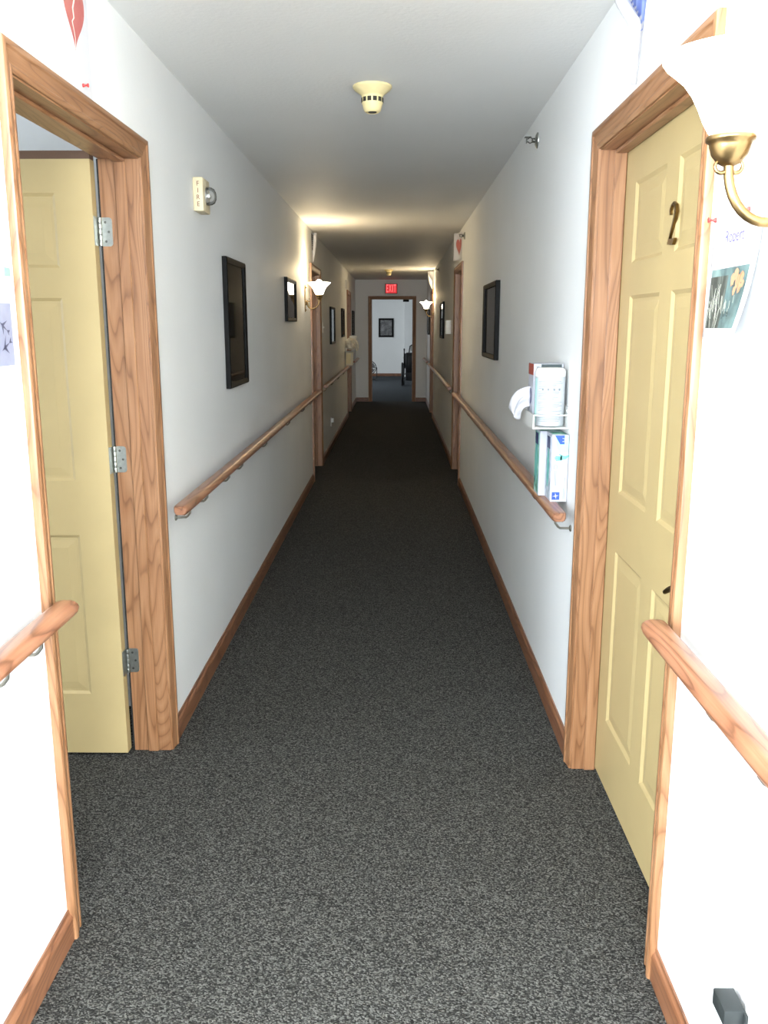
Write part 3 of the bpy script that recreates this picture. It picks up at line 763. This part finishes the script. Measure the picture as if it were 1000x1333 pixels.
rings = [[Vector((x, hy+0.010*(z/0.165)+a+sg*w_/2, htip+z)) for x, sg in ((-W2+0.0018, -1), (-W2+0.0026, -1), (-W2+0.0026, 1), (-W2+0.0018, 1))] for a, z, w_ in ck]
m.loft(rings); m.build('crack', 'crack', t)
m = MB(); pin(m, -W2+0.0016, 2.478, 2.150, -1); m.build('pin', 'red_pin', t, smooth=40)
m = MB(); pin(m, -W2+0.0016, 2.35, 2.418, -1); m.build('pin', 'red_pin', t, smooth=40)
m = MB(); pin(m, -W2+0.0016, 2.53, 2.418, -1); m.build('pin', 'red_pin', t, smooth=40)
# curled sheets above doors: near edge fixed to the wall, far side rolls outward, tighter towards the bottom
def curled(s, ynear0, ynear1, zt, zb, L, label, art=None, heart=False, group='curled sheets above the doors', roll=None, th=0.65, out=0.002):
    t = thing('curled_sheet', (s*W2, (ynear0+ynear1)/2, zb), label, 'poster', group)
    def P(u, v, o=0.0):
        yb = ynear0+(ynear1-ynear0)*v; z = zt+(zb-zt)*v
        if roll:      # flat strip along the near edge, then a roll that tightens downward
            F = max(0.0, roll[2]*(1-v/0.55)); r = roll[0]*(1-v**2.5)+roll[1]*v**2.5
            A = min((L-F)/r, 5.2); l = u*(F+A*r)
            if l < F: return Vector((s*(W2-out-o), yb+l, z))
            a = (l-F)/r; rr = (r-o)*(1-0.10*a/5.2)
            return Vector((s*(W2-out-(r-rr*math.cos(a))), yb+F+rr*math.sin(a), z))
        r = L/th; a = th*u; rr = r-o
        return Vector((s*(W2-out-(r-rr*math.cos(a))), yb+rr*math.sin(a), z))
    MB().grid(lambda u, v: P(u, v), 22, 14).build('sheet', 'paper', t, smooth=80, solid=0.0006, fix=False)
    if art: MB().grid(lambda u, v: P(0.03+u*0.60, 0.04+0.55*v, 0.0008), 14, 10).build('print', art, t, smooth=80, fix=False)
    if heart:
        m = MB(); hp = heart_pts(40, 0.32, 0.62)
        b = m.bm; vs = [b.verts.new(P(0.5+a, 0.85-z, 0.0009)) for a, z in hp]; c = b.verts.new(P(0.5, 0.5, 0.0009))
        for i in range(len(vs)): b.faces.new((c, vs[i], vs[(i+1) % len(vs)]))
        m.build('heart', 'heart', t, fix=False)
    return t
curled(1, 2.365, 2.47, 2.432, 2.145, 0.30, 'sheet with a blue print curling off the wall above the numbered door', 'blue_print', roll=(0.024, 0.006, 0.28))
curled(1, 8.66, 8.68, 2.405, 2.150, 0.22, 'sheet with a red heart curling off the wall beside a sprinkler head', None, True, th=0.62)
curled(1, 15.0, 15.2, 2.42, 2.13, 0.22, 'blank sheet curling off the wall above the far sconce', None, roll=(0.05, 0.010, 0.05))
curled(-1, 8.85, 8.95, 2.42, 2.14, 0.22, 'sheet with a dark print curling off the wall above the doorway past the near frames', 'dark_print', roll=(0.024, 0.004, 0.10))
tag(MB().box(-W2+0.001, -W2+0.012, 14.70, 14.92, 2.13, 2.26).build('wall_card', 'paper'), 'small pale card on the wall above the plastic bag', 'card')
# bird print left
t = thing('pinned_print', (-W2, 1.85, 1.408), 'sheet with a lavender bird print taped beside the open door casing', 'paper')
MB().box(-W2+0.001, -W2+0.0022, 1.735, 1.943, 1.408, 1.640).build('sheet', 'paper', t)
MB().box(-W2+0.002, -W2+0.0028, 1.755, 1.915, 1.448, 1.578).build('print', 'lav_print', t)
m = MB()
def bird(m, yc, zc, sc, ang):
    ca, sa = math.cos(ang), math.sin(ang)
    for poly in ([(-0.5, 0), (0.1, 0.08), (0.5, 0), (0.1, -0.08)], [(0, 0.02), (-0.28, 0.5), (0.2, 0.05)], [(0, -0.02), (-0.2, -0.45), (0.2, -0.05)], [(-0.4, 0), (-0.75, 0.18), (-0.68, 0)], [(-0.4, 0), (-0.78, -0.14), (-0.66, 0)]):
        m.face([Vector((-W2+0.0031, yc-sc*(a*ca-b*sa), zc+sc*(a*sa+b*ca))) for a, b in poly])
bird(m, 1.872, 1.530, 0.040, 0.5); bird(m, 1.876, 1.488, 0.044, -0.4)
bird(m, 1.82, 1.52, 0.04, 0.2); bird(m, 1.80, 1.48, 0.04, -0.2)
m.build('birds', 'lav_dark', t, fix=False)
MB().box(-W2+0.001, -W2+0.0034, 1.900, 1.928, 1.634, 1.652).build('tape_tab', 'green_tab', t)
# flower print right, lower edge curling off the wall
t = thing('pinned_print', (W2, 1.66, 1.50), 'sheet with a teal flower print held by red pins under the sconce', 'paper')
PY0, PY1, PZ0, PZ1 = 1.795, 1.560, 1.508, 1.738
def FP(u, v, o=0.0):   # u: 0 at the far edge .. 1 near edge, v: 0 top .. 1 bottom
    lift = 0.003+0.030*(v**2.2)*(0.25+0.75*u)
    sag = 0.0
    y = PY0+(PY1-PY0)*u+0.020*v*v*u
    return Vector((W2-0.002-lift-o, y, PZ1+(PZ0-PZ1)*v - sag))
MB().grid(FP, 16, 20).build('sheet', 'paper', t, smooth=80, solid=0.0006, fix=False)
def sub(u0, u1, v0, v1, o, n1, n2): return lambda u, v: FP(u0+(u1-u0)*u, v0+(v1-v0)*v, o)
MB().grid(sub(0.06, 0.90, 0.44, 0.92, 0.0008, 12, 12), 12, 14).build('print', 'teal_photo', t, smooth=80, fix=False)
MB().grid(sub(0.06, 0.48, 0.50, 0.92, 0.0012, 12, 12), 8, 14).build('print_dark_area', 'dark_photo', t, smooth=80, fix=False)  # darker far part of the printed picture
m = MB(); b = m.bm
for (uc, vc, r) in ((0.60, 0.54, 0.050), (0.66, 0.50, 0.045), (0.72, 0.56, 0.055), (0.79, 0.53, 0.045), (0.78, 0.61, 0.040), (0.68, 0.63, 0.035), (0.84, 0.58, 0.03)):
    c = b.verts.new(FP(uc, vc, 0.0016)); vs = [b.verts.new(FP(uc+r*(1+0.18*math.sin(5*k))*math.cos(2*math.pi*k/14), vc+r*(1+0.18*math.cos(3*k))*math.sin(2*math.pi*k/14), 0.0016)) for k in range(14)]
    for i in range(14): b.faces.new((c, vs[i], vs[(i+1) % 14]))
m.build('flower', 'flower', t, fix=False)
m = MB(); b = m.bm
rnd = random.Random(3)
for k in range(26):
    u0 = rnd.uniform(0.08, 0.42); v0 = rnd.uniform(0.56, 0.78); u1 = u0+rnd.uniform(-0.08, 0.08); v1 = min(0.92, v0+rnd.uniform(0.08, 0.2))
    wv = rnd.uniform(0.004, 0.010)
    m.face([FP(u0, v0, 0.0017), FP(u0+wv, v0, 0.0017), FP(u1+wv, v1, 0.0017), FP(u1, v1, 0.0017)])
for k in range(8):
    u0 = rnd.uniform(0.4, 0.8); v0 = rnd.uniform(0.66, 0.8)
    m.face([FP(u0, v0, 0.0017), FP(u0+0.006, v0, 0.0017), FP(u0+0.02, v0+0.06, 0.0017), FP(u0+0.012, v0+0.06, 0.0017)])
m.build('pale_strokes', 'stroke', t, fix=False)
def on_sheet(txt, size, u, v, mat, name):
    bt = text_polys(txt, 1.0); m = MB()
    m.merge(bt, lambda p: FP(u+p.x*size/0.235, v-p.y*size/0.23, 0.0020)); m.build(name, mat, t, fix=False)
on_sheet('Robert', 0.033, 0.50, 0.20, 'lav_text', 'lettering')
on_sheet('June', 0.020, 0.60, 0.80, 'dark_ink', 'lettering')
m = MB(); q_ = FP(0.04, 0.03); pin(m, q_.x, q_.y, q_.z, 1); m.build('pin', 'red_pin', t, smooth=40)
m = MB(); q_ = FP(0.74, 0.03); pin(m, q_.x, q_.y, q_.z, 1); m.build('pin', 'red_pin', t, smooth=40)

# ------------------------------------------------------------------ wall basket, canister, tissue box, glove boxes
BX0, BX1 = 0.600, W2        # stand-off side .. wall
BY0, BY1, BZ0, BZ1 = 3.165, 3.425, 1.168, 1.216
t = thing('wall_basket', (W2, 3.3, BZ0), 'white wire basket on the wall holding the wipes canister', 'basket')
r = 0.0026
m = MB()
for z in (BZ0, BZ1):
    m.tube([(BX1-0.003, BY0, z), (BX0, BY0, z)], r, 8); m.tube([(BX0, BY0, z), (BX0, BY1, z)], r, 8); m.tube([(BX0, BY1, z), (BX1-0.003, BY1, z)], r, 8); m.tube([(BX1-0.003, BY0, z), (BX1-0.003, BY1, z)], r, 8)
for x, y in ((BX0, BY0), (BX0, BY1), (BX1-0.003, BY0), (BX1-0.003, BY1)): m.tube([(x, y, BZ0), (x, y, BZ1)], r, 8)
for k in range(1, 6): m.tube([(BX0, BY0+(BY1-BY0)*k/6, BZ0), (BX1-0.003, BY0+(BY1-BY0)*k/6, BZ0)], r*0.8, 6)
m.build('wire_frame', 'white_wire', t, smooth=50)
MB().box(BX0-0.004, BX0-0.0015, BY0, BY1, BZ0-0.002, BZ1+0.002).build('front_plate', 'white_wire', t)
MB().box(BX1-0.006, BX1-0.0005, BY0, BY1, BZ0-0.002, BZ1+0.03).build('back_plate', 'white_wire', t)
m = MB(); m.lathe((BX1-0.006, BY0+0.012, BZ1+0.014), [(0.0, 0), (0.006, 0), (0.005, 0.003), (0, 0.004)], 10, 'x', -1); m.build('screw', 'white_wire', t)
# canister
cx_, cy_, cr = 0.664, 3.228, 0.0535
zc0 = BZ0+0.004
t = thing('wipes_canister', (cx_, cy_, zc0), 'white round canister of wipes with fine print, standing in the wall basket', 'canister')
MB().lathe((cx_, cy_, zc0), [(0.0, 0), (cr-0.006, 0), (cr-0.001, 0.004), (cr, 0.010), (cr, 0.176), (cr-0.002, 0.180), (0.0, 0.180)], 40).build('body', 'canister', t, smooth=40)
MB().lathe((cx_, cy_, zc0+0.180), [(0.0, 0), (cr+0.0008, 0), (cr+0.0008, 0.020), (cr-0.004, 0.028), (cr-0.012, 0.031), (0.0, 0.031)], 40).build('lid', 'white_plastic', t, smooth=40)
def cyl(m, a0, a1, z0, z1, o=0.0006, n=8):
    m.grid(lambda u, v: Vector((cx_+(cr+o)*math.cos(a0+(a1-a0)*u), cy_+(cr+o)*math.sin(a0+(a1-a0)*u), zc0+z0+(z1-z0)*v)), n, 1)
m = MB(); cyl(m, math.radians(178), math.radians(200), 0.012, 0.174); m.build('teal_band', 'canister_teal', t, fix=False)
m = MB(); rnd = random.Random(5)
for k in range(24):
    z = 0.020+k*0.0062
    if k in (5, 12, 18): continue
    a = math.radians(212); e = a+math.radians(rnd.uniform(60, 105))
    cyl(m, a, e, z, z+0.0016, 0.0008, 10)
for k in range(4): cyl(m, math.radians(228+k*22), math.radians(236+k*22), 0.131, 0.139, 0.0009, 2)
m.build('fine_print', 'grey_ink', t, fix=False)
# tissue box standing on end behind the canister
t = thing('tissue_box', (0.66, 3.352, BZ0+0.004), 'tall white tissue box with a red top, behind the wipes canister', 'tissue box')
TZ0 = BZ0+0.004
MB().box(0.612, 0.722, 3.290, 3.410, TZ0, TZ0+0.222, 0.0015, 1).build('carton', 'box_white', t)
MB().box(0.6108, 0.6119, 3.292, 3.408, TZ0+0.180, TZ0+0.221).build('red_panel', 'box_red', t)
MB().box(0.640, 0.715, 3.2888, 3.2899, TZ0+0.196, TZ0+0.220).build('dark_panel', 'dark_ink', t)
bt = text_polys('XL', 0.016); m = MB(); m.merge(bt, lambda p: Vector((0.628+p.x*0.8, 3.2894, TZ0+0.207+p.y))); m.build('lettering', 'dark_ink', t, fix=False)
MB().lathe((0.6119, 3.35, TZ0+0.1), [(0.03, 0), (0.03, 0.0008), (0.0, 0.0009)], 24, 'x', -1).build('opening', 'box_navy', t)
def tis(u, v):      # u runs down the slit, v outward; a soft sheet drooping from the opening
    y = 3.35+0.016*math.sin(9*u+2*v)*(0.3+0.7*v)+0.012*math.sin(17*u)*v
    return Vector((0.611-(0.075-0.030*u)*math.sin(v*1.5)-0.006*math.sin(11*u)*v, y, TZ0+0.135-0.075*u-0.085*v*v*(1-0.45*u)+0.008*math.sin(13*u)*v))
MB().grid(tis, 40, 10).build('tissue', 'tissue', t, smooth=80, fix=False, solid=0.0006)
# glove boxes standing on the handrail
def glove_box(y0, x0, label, front):
    z0, z1, dy, x1 = 0.9032, 1.148, 0.110, W2-0.002
    t = thing('glove_box', ((x0+x1)/2, y0+dy/2, z0), label, 'glove box', 'glove boxes on the handrail')
    MB().box(x0, x1, y0, y0+dy, z0, z1, 0.0012, 1).build('carton', 'box_white', t)
    # corridor-side face
    xs = x0-0.0005
    MB().box(xs-0.0003, xs+0.0006, y0+0.012, y0+dy-0.004, z0+0.010, z1-0.008).build('side_print', 'box_side' if front else 'box_green', t)
    m = MB(); b = m.bm
    c = b.verts.new((xs-0.0008, y0+dy*0.55, z0+0.12)); vs = [b.verts.new((xs-0.0008, y0+dy*0.55+0.026*math.cos(a), z0+0.12+0.075*math.sin(a))) for a in [2*math.pi*k/20 for k in range(20)]]
    for i in range(20): b.faces.new((c, vs[i], vs[(i+1) % 20]))
    m.build('opening_panel', 'box_teal', t, fix=False)
    MB().box(xs-0.0012, xs-0.0002, y0+0.03, y0+dy-0.02, z1-0.055, z1-0.012).build('navy_panel', 'box_navy', t)
    MB().box(x0+0.006, x1-0.004, y0+0.02, y0+dy-0.01, z1-0.0002, z1+0.0008).build('top_print', 'box_green', t)
    if front:
        yf = y0-0.0006; w_ = x1-x0
        m = MB(); m.face([Vector((x0+0.012+a*(w_-0.014), yf, z1-0.004-b_)) for a, b_ in ((0, 0), (1, 0), (1, 0.058), (0.35, 0.058), (0.10, 0.04))]); m.build('mint_panel', 'box_mint', t, fix=False)
        m = MB(); m.face([Vector((x0+0.010+a*(w_-0.026), yf-0.0004, z1-0.002-b_)) for a, b_ in ((0, 0), (1.0, 0), (1.0, 0.032), (0.55, 0.032))]); m.build('blue_panel', 'box_blue', t, fix=False)
        bt = text_polys('M', 0.026); m = MB(); m.merge(bt, lambda p: Vector((x0+0.043+p.y*0.8, yf-0.0008, z1-0.018-p.x*0.8))); m.build('lettering', 'box_white', t, fix=False)
        # gloved hand picture
        m = MB()
        hx, hz = x0+0.038, z1-0.082
        for k, (dx, dz, ln) in enumerate(((-0.024, 0.006, 1), (-0.027, 0.001, 1), (-0.026, -0.004, 1), (-0.022, -0.009, 1))):
            m.face([Vector((hx, yf-0.0004, hz+0.004-k*0.003)), Vector((hx+dx, yf-0.0004, hz+dz)), Vector((hx+dx, yf-0.0004, hz+dz-0.003)), Vector((hx, yf-0.0004, hz-0.001-k*0.003))])
        m.face([Vector((hx+a, yf-0.0004, hz+b_)) for a, b_ in ((-0.006, 0.007), (0.012, 0.006), (0.026, 0.011), (0.026, 0.005), (0.013, -0.006), (-0.006, -0.009))])
        m.face([Vector((hx+a, yf-0.0004, hz+b_)) for a, b_ in ((0.004, 0.006), (-0.010, 0.014), (-0.012, 0.011), (-0.003, 0.004))])
        m.build('hand_picture', 'box_teal', t, fix=False)
        m = MB(); m.face([Vector((x0+a, yf-0.0004, z0+b_)) for a, b_ in ((0.006, 0.008), (0.034, 0.008), (0.034, 0.036), (0.006, 0.036))]); m.build('logo_square', 'box_blue', t, fix=False)
        m = MB(); lc = (x0+0.020, z0+0.022)
        st = []
        for k in range(8):
            a = math.pi/2*(k//2)+(math.pi/4 if k % 2 else 0)+0.15; rr = 0.012 if k % 2 == 0 else 0.003
            st.append(Vector((lc[0]+rr*math.cos(a), yf-0.0008, lc[1]+rr*math.sin(a))))
        m.face(st); m.build('logo_star', 'box_white', t, fix=False)
        m = MB()
        for xx, za, zb in ((0.014, 0.06, 0.115), (0.018, 0.06, 0.115), (0.046, 0.01, 0.05), (0.050, 0.01, 0.09)):
            m.face([Vector((x0+xx, yf-0.0004, z0+za)), Vector((x0+xx+0.0016, yf-0.0004, z0+za)), Vector((x0+xx+0.0016, yf-0.0004, z0+zb)), Vector((x0+xx, yf-0.0004, z0+zb))])
        for a, b_, c_, d_ in ((0.010, 0.022, 0.122, 0.1235), (0.010, 0.022, 0.134, 0.1355), (0.010, 0.0115, 0.122, 0.1355), (0.0205, 0.022, 0.122, 0.1355)):
            m.face([Vector((x0+a, yf-0.0004, z0+c_)), Vector((x0+b_, yf-0.0004, z0+c_)), Vector((x0+b_, yf-0.0004, z0+d_)), Vector((x0+a, yf-0.0004, z0+d_))])
        m.build('fine_print', 'grey_ink', t, fix=False)
    return t
glove_box(3.143, 0.664, 'white and blue glove box lettered M, standing on the handrail', True)
glove_box(3.262, 0.640, 'green printed glove box behind the box lettered M', False)

# ------------------------------------------------------------------ small wall fittings
t = thing('wall_outlet', (W2, 1.30, 0.27), 'white wall outlet low on the wall behind the black adapter', 'outlet')
MB().box(W2-0.006, W2, 1.262, 1.338, 0.272, 0.392, 0.002).build('cover_plate', 'white_plastic', t)
MB().box(W2-0.0075, W2-0.0055, 1.283, 1.317, 0.284, 0.322, 0.002).build('socket', 'white_plastic', t)
t = thing('power_adapter', (W2-0.03, 1.357, 0.318), 'black plug-in power adapter in the low wall outlet', 'adapter')
MB().box(W2-0.046, W2-0.010, 1.328, 1.386, 0.324, 0.356, 0.003).build('body', 'black_plastic', t, smooth=40)
MB().box(W2-0.012, W2-0.0062, 1.320, 1.390, 0.318, 0.352, 0.002).build('plug_base', 'black_plastic', t, smooth=40)
t = thing('wall_outlet', (-W2, 11.2, 0.28), 'white wall outlet low on the wall below the frame past the light switch', 'outlet')
MB().box(-W2, -W2+0.006, 11.16, 11.24, 0.275, 0.39, 0.002).build('cover_plate', 'white_plastic', t)
MB().box(-W2+0.006, -W2+0.035, 11.175, 11.225, 0.325, 0.375, 0.004).build('night_light', 'white_plastic', t)
t = thing('light_switch', (-W2, 10.1, 1.44), 'white double light switch beside the wood doorway', 'light switch')
MB().box(-W2, -W2+0.007, 10.04, 10.16, 1.455, 1.575, 0.002).build('cover_plate', 'white_plastic', t)
for y in (10.075, 10.125): MB().box(-W2+0.007, -W2+0.018, y-0.006, y+0.006, 1.505, 1.525, 0.002).build('toggle', 'white_plastic', t)
t = thing('wall_box', (W2, 10.5, 1.43), 'white thermostat guard box on the wall next to the black frame', 'wall box')
MB().box(W2-0.060, W2, 10.22, 10.46, 1.44, 1.595, 0.006).build('cover', 'white_plastic', t, smooth=40)
MB().box(W2-0.064, W2-0.060, 10.25, 10.43, 1.46, 1.575, 0.001).build('front_window', 'paper', t)

# ------------------------------------------------------------------ plastic bag, basket and cream box along the corridor
t = thing('cream_box', (-0.66, 14.45, 0.9032), 'cream carton standing on the handrail below the plastic bag', 'box')
MB().box(-W2+0.015, -0.600, 14.40, 14.53, 0.9032, 1.115, 0.002, 1).build('carton', 'box_cream', t)
MB().box(-W2+0.02, -0.632, 14.3992, 14.4005, 0.93, 1.09).build('side_label', 'ivory', t)
t = thing('wall_basket', (-W2, 14.4, 1.125), 'wire basket on the wall under the white plastic bag', 'basket')
m = MB()
for z in (1.128, 1.18):
    m.tube([(-W2+0.003, 14.33, z), (-0.59, 14.33, z)], 0.003, 6); m.tube([(-0.59, 14.33, z), (-0.59, 14.58, z)], 0.003, 6); m.tube([(-0.59, 14.58, z), (-W2+0.003, 14.58, z)], 0.003, 6)
for x, y in ((-0.59, 14.33), (-0.59, 14.58), (-W2+0.003, 14.33), (-W2+0.003, 14.58)): m.tube([(x, y, 1.125), (x, y, 1.182)], 0.003, 6)
m.box(-W2+0.001, -0.59, 14.33, 14.58, 1.124, 1.129)
m.build('wire_frame', 'white_wire', t)
t = thing('plastic_bag', (-0.65, 14.42, 1.13), 'bulging white plastic bag with a drooping handle, in the wall basket', 'bag')
bm_ = bmesh.new(); bmesh.ops.create_icosphere(bm_, subdivisions=4, radius=1.0)
rnd = random.Random(2)
def bagf(p):
    k = 1+0.07*math.sin(7*p.x+3*p.z)+0.05*math.sin(9*p.y-4*p.z)+0.04*math.sin(13*p.z+5*p.x)
    return Vector((-0.640+p.x*0.078*k, 14.45+p.y*0.11*k, max(1.131, 1.245+p.z*0.098*k)))
m = MB(); m.merge(bm_, bagf); bg = m.build('bag_body', 'bag', t, smooth=60)
m = MB(); m.tube([(-0.585, 14.36, 1.30), (-0.555, 14.345, 1.295), (-0.525, 14.34, 1.265), (-0.508, 14.34, 1.215), (-0.510, 14.34, 1.165), (-0.527, 14.34, 1.140), (-0.545, 14.34, 1.160), (-0.548, 14.345, 1.205), (-0.565, 14.35, 1.25)], [0.03, 0.027, 0.020, 0.014, 0.010, 0.009, 0.010, 0.014, 0.018], 10); m.build('bag_handle', 'bag', t, smooth=60)
t = thing('lidded_tub', (-0.60, 14.65, 1.30), 'small pale tub with a dark opening behind the plastic bag', 'tub')
MB().lathe((-0.605, 14.655, 1.18), [(0.0, 0), (0.05, 0), (0.055, 0.16), (0.06, 0.165), (0.06, 0.19), (0.054, 0.19), (0.05, 0.17), (0.0, 0.165)], 20).build('body', 'white_plastic', t, smooth=40)
MB().box(-W2+0.001, -0.555, 14.60, 14.71, 1.172, 1.180).build('shelf_bracket', 'white_wire', t)

# ------------------------------------------------------------------ far room: floor fan and wheelchair
t = thing('floor_fan', (-0.66, 25.4, 0), 'grey floor fan on a dark stand, left beyond the end doorway', 'fan')
m = MB(); fc = (-0.66, 25.4, 0.36)
for rr in (0.06, 0.105, 0.15, 0.19):
    for yy in (-0.05, 0.05): m.tube([(fc[0]+rr*math.cos(a), fc[1]+yy*(1 if rr < 0.18 else 0.3), fc[2]+rr*math.sin(a)) for a in [2*math.pi*k/28 for k in range(29)]], 0.012 if rr > 0.18 else 0.006, 6)
for k in range(16):
    a = 2*math.pi*k/16
    for yy in (-0.05, 0.05): m.tube([(fc[0]+0.03*math.cos(a), fc[1]+yy, fc[2]+0.03*math.sin(a)), (fc[0]+0.15*math.cos(a), fc[1]+yy, fc[2]+0.15*math.sin(a)), (fc[0]+0.19*math.cos(a), fc[1]+yy*0.3, fc[2]+0.19*math.sin(a))], 0.0025, 5)
m.build('cage', 'black_vinyl', t, smooth=50)
m = MB()
for k in range(5):
    a = 2*math.pi*k/5; ca, sa = math.cos(a), math.sin(a); cb, sb = math.cos(a+0.9), math.sin(a+0.9)
    m.face([Vector((fc[0]+0.03*ca, fc[1]-0.01, fc[2]+0.03*sa)), Vector((fc[0]+0.165*ca, fc[1]-0.02, fc[2]+0.165*sa)), Vector((fc[0]+0.17*cb, fc[1]+0.02, fc[2]+0.17*sb)), Vector((fc[0]+0.03*cb, fc[1]+0.01, fc[2]+0.03*sb))])
m.lathe((fc[0], fc[1]-0.03, fc[2]), [(0.0, 0), (0.035, 0.002), (0.035, 0.08), (0, 0.08)], 16, 'y'); m.build('blades', 'grey_mesh', t, solid=0.004)
m = MB(); m.tube([(-0.66-0.21, 25.4, 0.36), (-0.66-0.21, 25.4, 0.10), (-0.66-0.19, 25.4, 0.03)], 0.012, 8); m.tube([(-0.66+0.21, 25.4, 0.36), (-0.66+0.21, 25.4, 0.10), (-0.66+0.19, 25.4, 0.03)], 0.012, 8)
m.tube([(-0.66-0.20, 25.4, 0.36), (-0.66-0.19, 25.4, 0.36)], 0.012, 8); m.tube([(-0.66+0.18, 25.4, 0.36), (-0.66+0.215, 25.4, 0.36)], 0.012, 8)
for sx in (-1, 1): m.tube([(-0.66+sx*0.19, 25.15, 0.013), (-0.66+sx*0.19, 25.65, 0.013)], 0.013, 8)
m.tube([(-0.66-0.19, 25.65, 0.013), (-0.66+0.19, 25.65, 0.013)], 0.013, 8)
m.build('stand', 'black_vinyl', t, smooth=50)
# wheelchair: black frame seen past the right jamb
wx, wy = 0.26, 22.9
t = thing('wheelchair', (wx+0.28, wy+0.25, 0), 'black wheelchair with pale armrest pads, beyond the end doorway', 'wheelchair')
for sx in (0, 1):
    X = wx+0.05+sx*0.46
    m = MB()
    m.tube([(X, wy-0.10, 0.93), (X, wy+0.02, 0.95), (X, wy+0.04, 0.90), (X, wy+0.06, 0.30)], 0.014, 8)
    m.tube([(X, wy+0.06, 0.48), (X, wy+0.50, 0.48), (X, wy+0.58, 0.15)], 0.014, 8)
    m.tube([(X, wy+0.08, 0.70), (X, wy+0.40, 0.70), (X, wy+0.42, 0.48)], 0.012, 8)
    m.tube([(X, wy+0.06, 0.30), (X, wy+0.46, 0.28)], 0.012, 8)
    m.build('side_frame', 'black_vinyl', t, smooth=50)
    MB().tube([(X, wy-0.10, 0.93), (X, wy-0.01, 0.948)], 0.02, 10).build('grip', 'black_vinyl', t, smooth=50)
    MB().box(X-0.035, X+0.025, wy+0.06, wy+0.42, 0.71, 0.745, 0.01).build('armrest_pad', 'pad', t, smooth=40)
    Xw = X+(-0.045 if sx == 0 else 0.045)
    m = MB(); m.tube([(Xw, wy+0.12+0.275*math.cos(a), 0.305+0.275*math.sin(a)) for a in [2*math.pi*k/32 for k in range(33)]], 0.030, 8)
    wh = m.build('rear_wheel', 'black_vinyl', t, smooth=50)
    m = MB(); m.tube([(Xw-0.02, wy+0.12, 0.305), (Xw+0.02, wy+0.12, 0.305)], 0.025, 10)
    for k in range(12):
        a = 2*math.pi*k/12; m.tube([(Xw, wy+0.12, 0.305), (Xw, wy+0.12+0.28*math.cos(a), 0.305+0.28*math.sin(a))], 0.003, 5)
    m.build('spokes', 'chrome', wh)
    m = MB(); m.tube([(X, wy+0.50, 0.48), (X, wy+0.52, 0.12)], 0.010, 8); m.lathe((X-0.015, wy+0.50, 0.075), [(0.0, 0), (0.07, 0), (0.075, 0.006), (0.075, 0.024), (0.07, 0.03), (0, 0.03)], 20, 'x')
    m.build('caster', 'black_vinyl', t, smooth=40)
    MB().box(X-0.06, X+0.06, wy+0.56, wy+0.72, 0.12, 0.135, 0.004).build('footrest', 'black_vinyl', t)
MB().box(wx+0.055, wx+0.505, wy+0.05, wy+0.075, 0.50, 0.84, 0.008).build('backrest', 'black_vinyl', t, smooth=40)
MB().box(wx+0.055, wx+0.505, wy+0.06, wy+0.48, 0.475, 0.51, 0.012).build('seat', 'black_vinyl', t, smooth=40)
m = MB(); m.tube([(wx+0.05, wy+0.08, 0.30), (wx+0.51, wy+0.40, 0.46)], 0.012, 8); m.tube([(wx+0.51, wy+0.08, 0.30), (wx+0.05, wy+0.40, 0.46)], 0.012, 8); m.build('cross_brace', 'chrome', t)
MB().box(wx+0.09, wx+0.47, wy-0.06, wy+0.048, 0.36, 0.86, 0.03).build('back_panel', 'black_vinyl', t, smooth=40)
MB().box(wx+0.09, wx+0.47, wy+0.02, wy+0.44, 0.14, 0.44, 0.02).build('under_seat_box', 'black_vinyl', t, smooth=40)
MB().box(wx+0.16, wx+0.42, wy-0.10, wy-0.058, 0.48, 0.76, 0.015).build('back_bag', 'black_vinyl', t, smooth=40)
m = MB(); bxs = [(wx+0.17, 0.82), (wx+0.20, 1.02), (wx+0.24, 1.045), (wx+0.40, 1.045), (wx+0.43, 1.02), (wx+0.43, 0.82)]
m.tube([(a, wy+0.06, z) for a, z in bxs], 0.016, 8); m.build('headrest_frame', 'black_vinyl', t, smooth=50)
MB().box(wx+0.215, wx+0.42, wy+0.055, wy+0.065, 0.90, 1.03, 0.003, 1).build('headrest_panel', 'pad', t)

for o in bpy.data.objects:
    if '_w' in o: del o['_w']
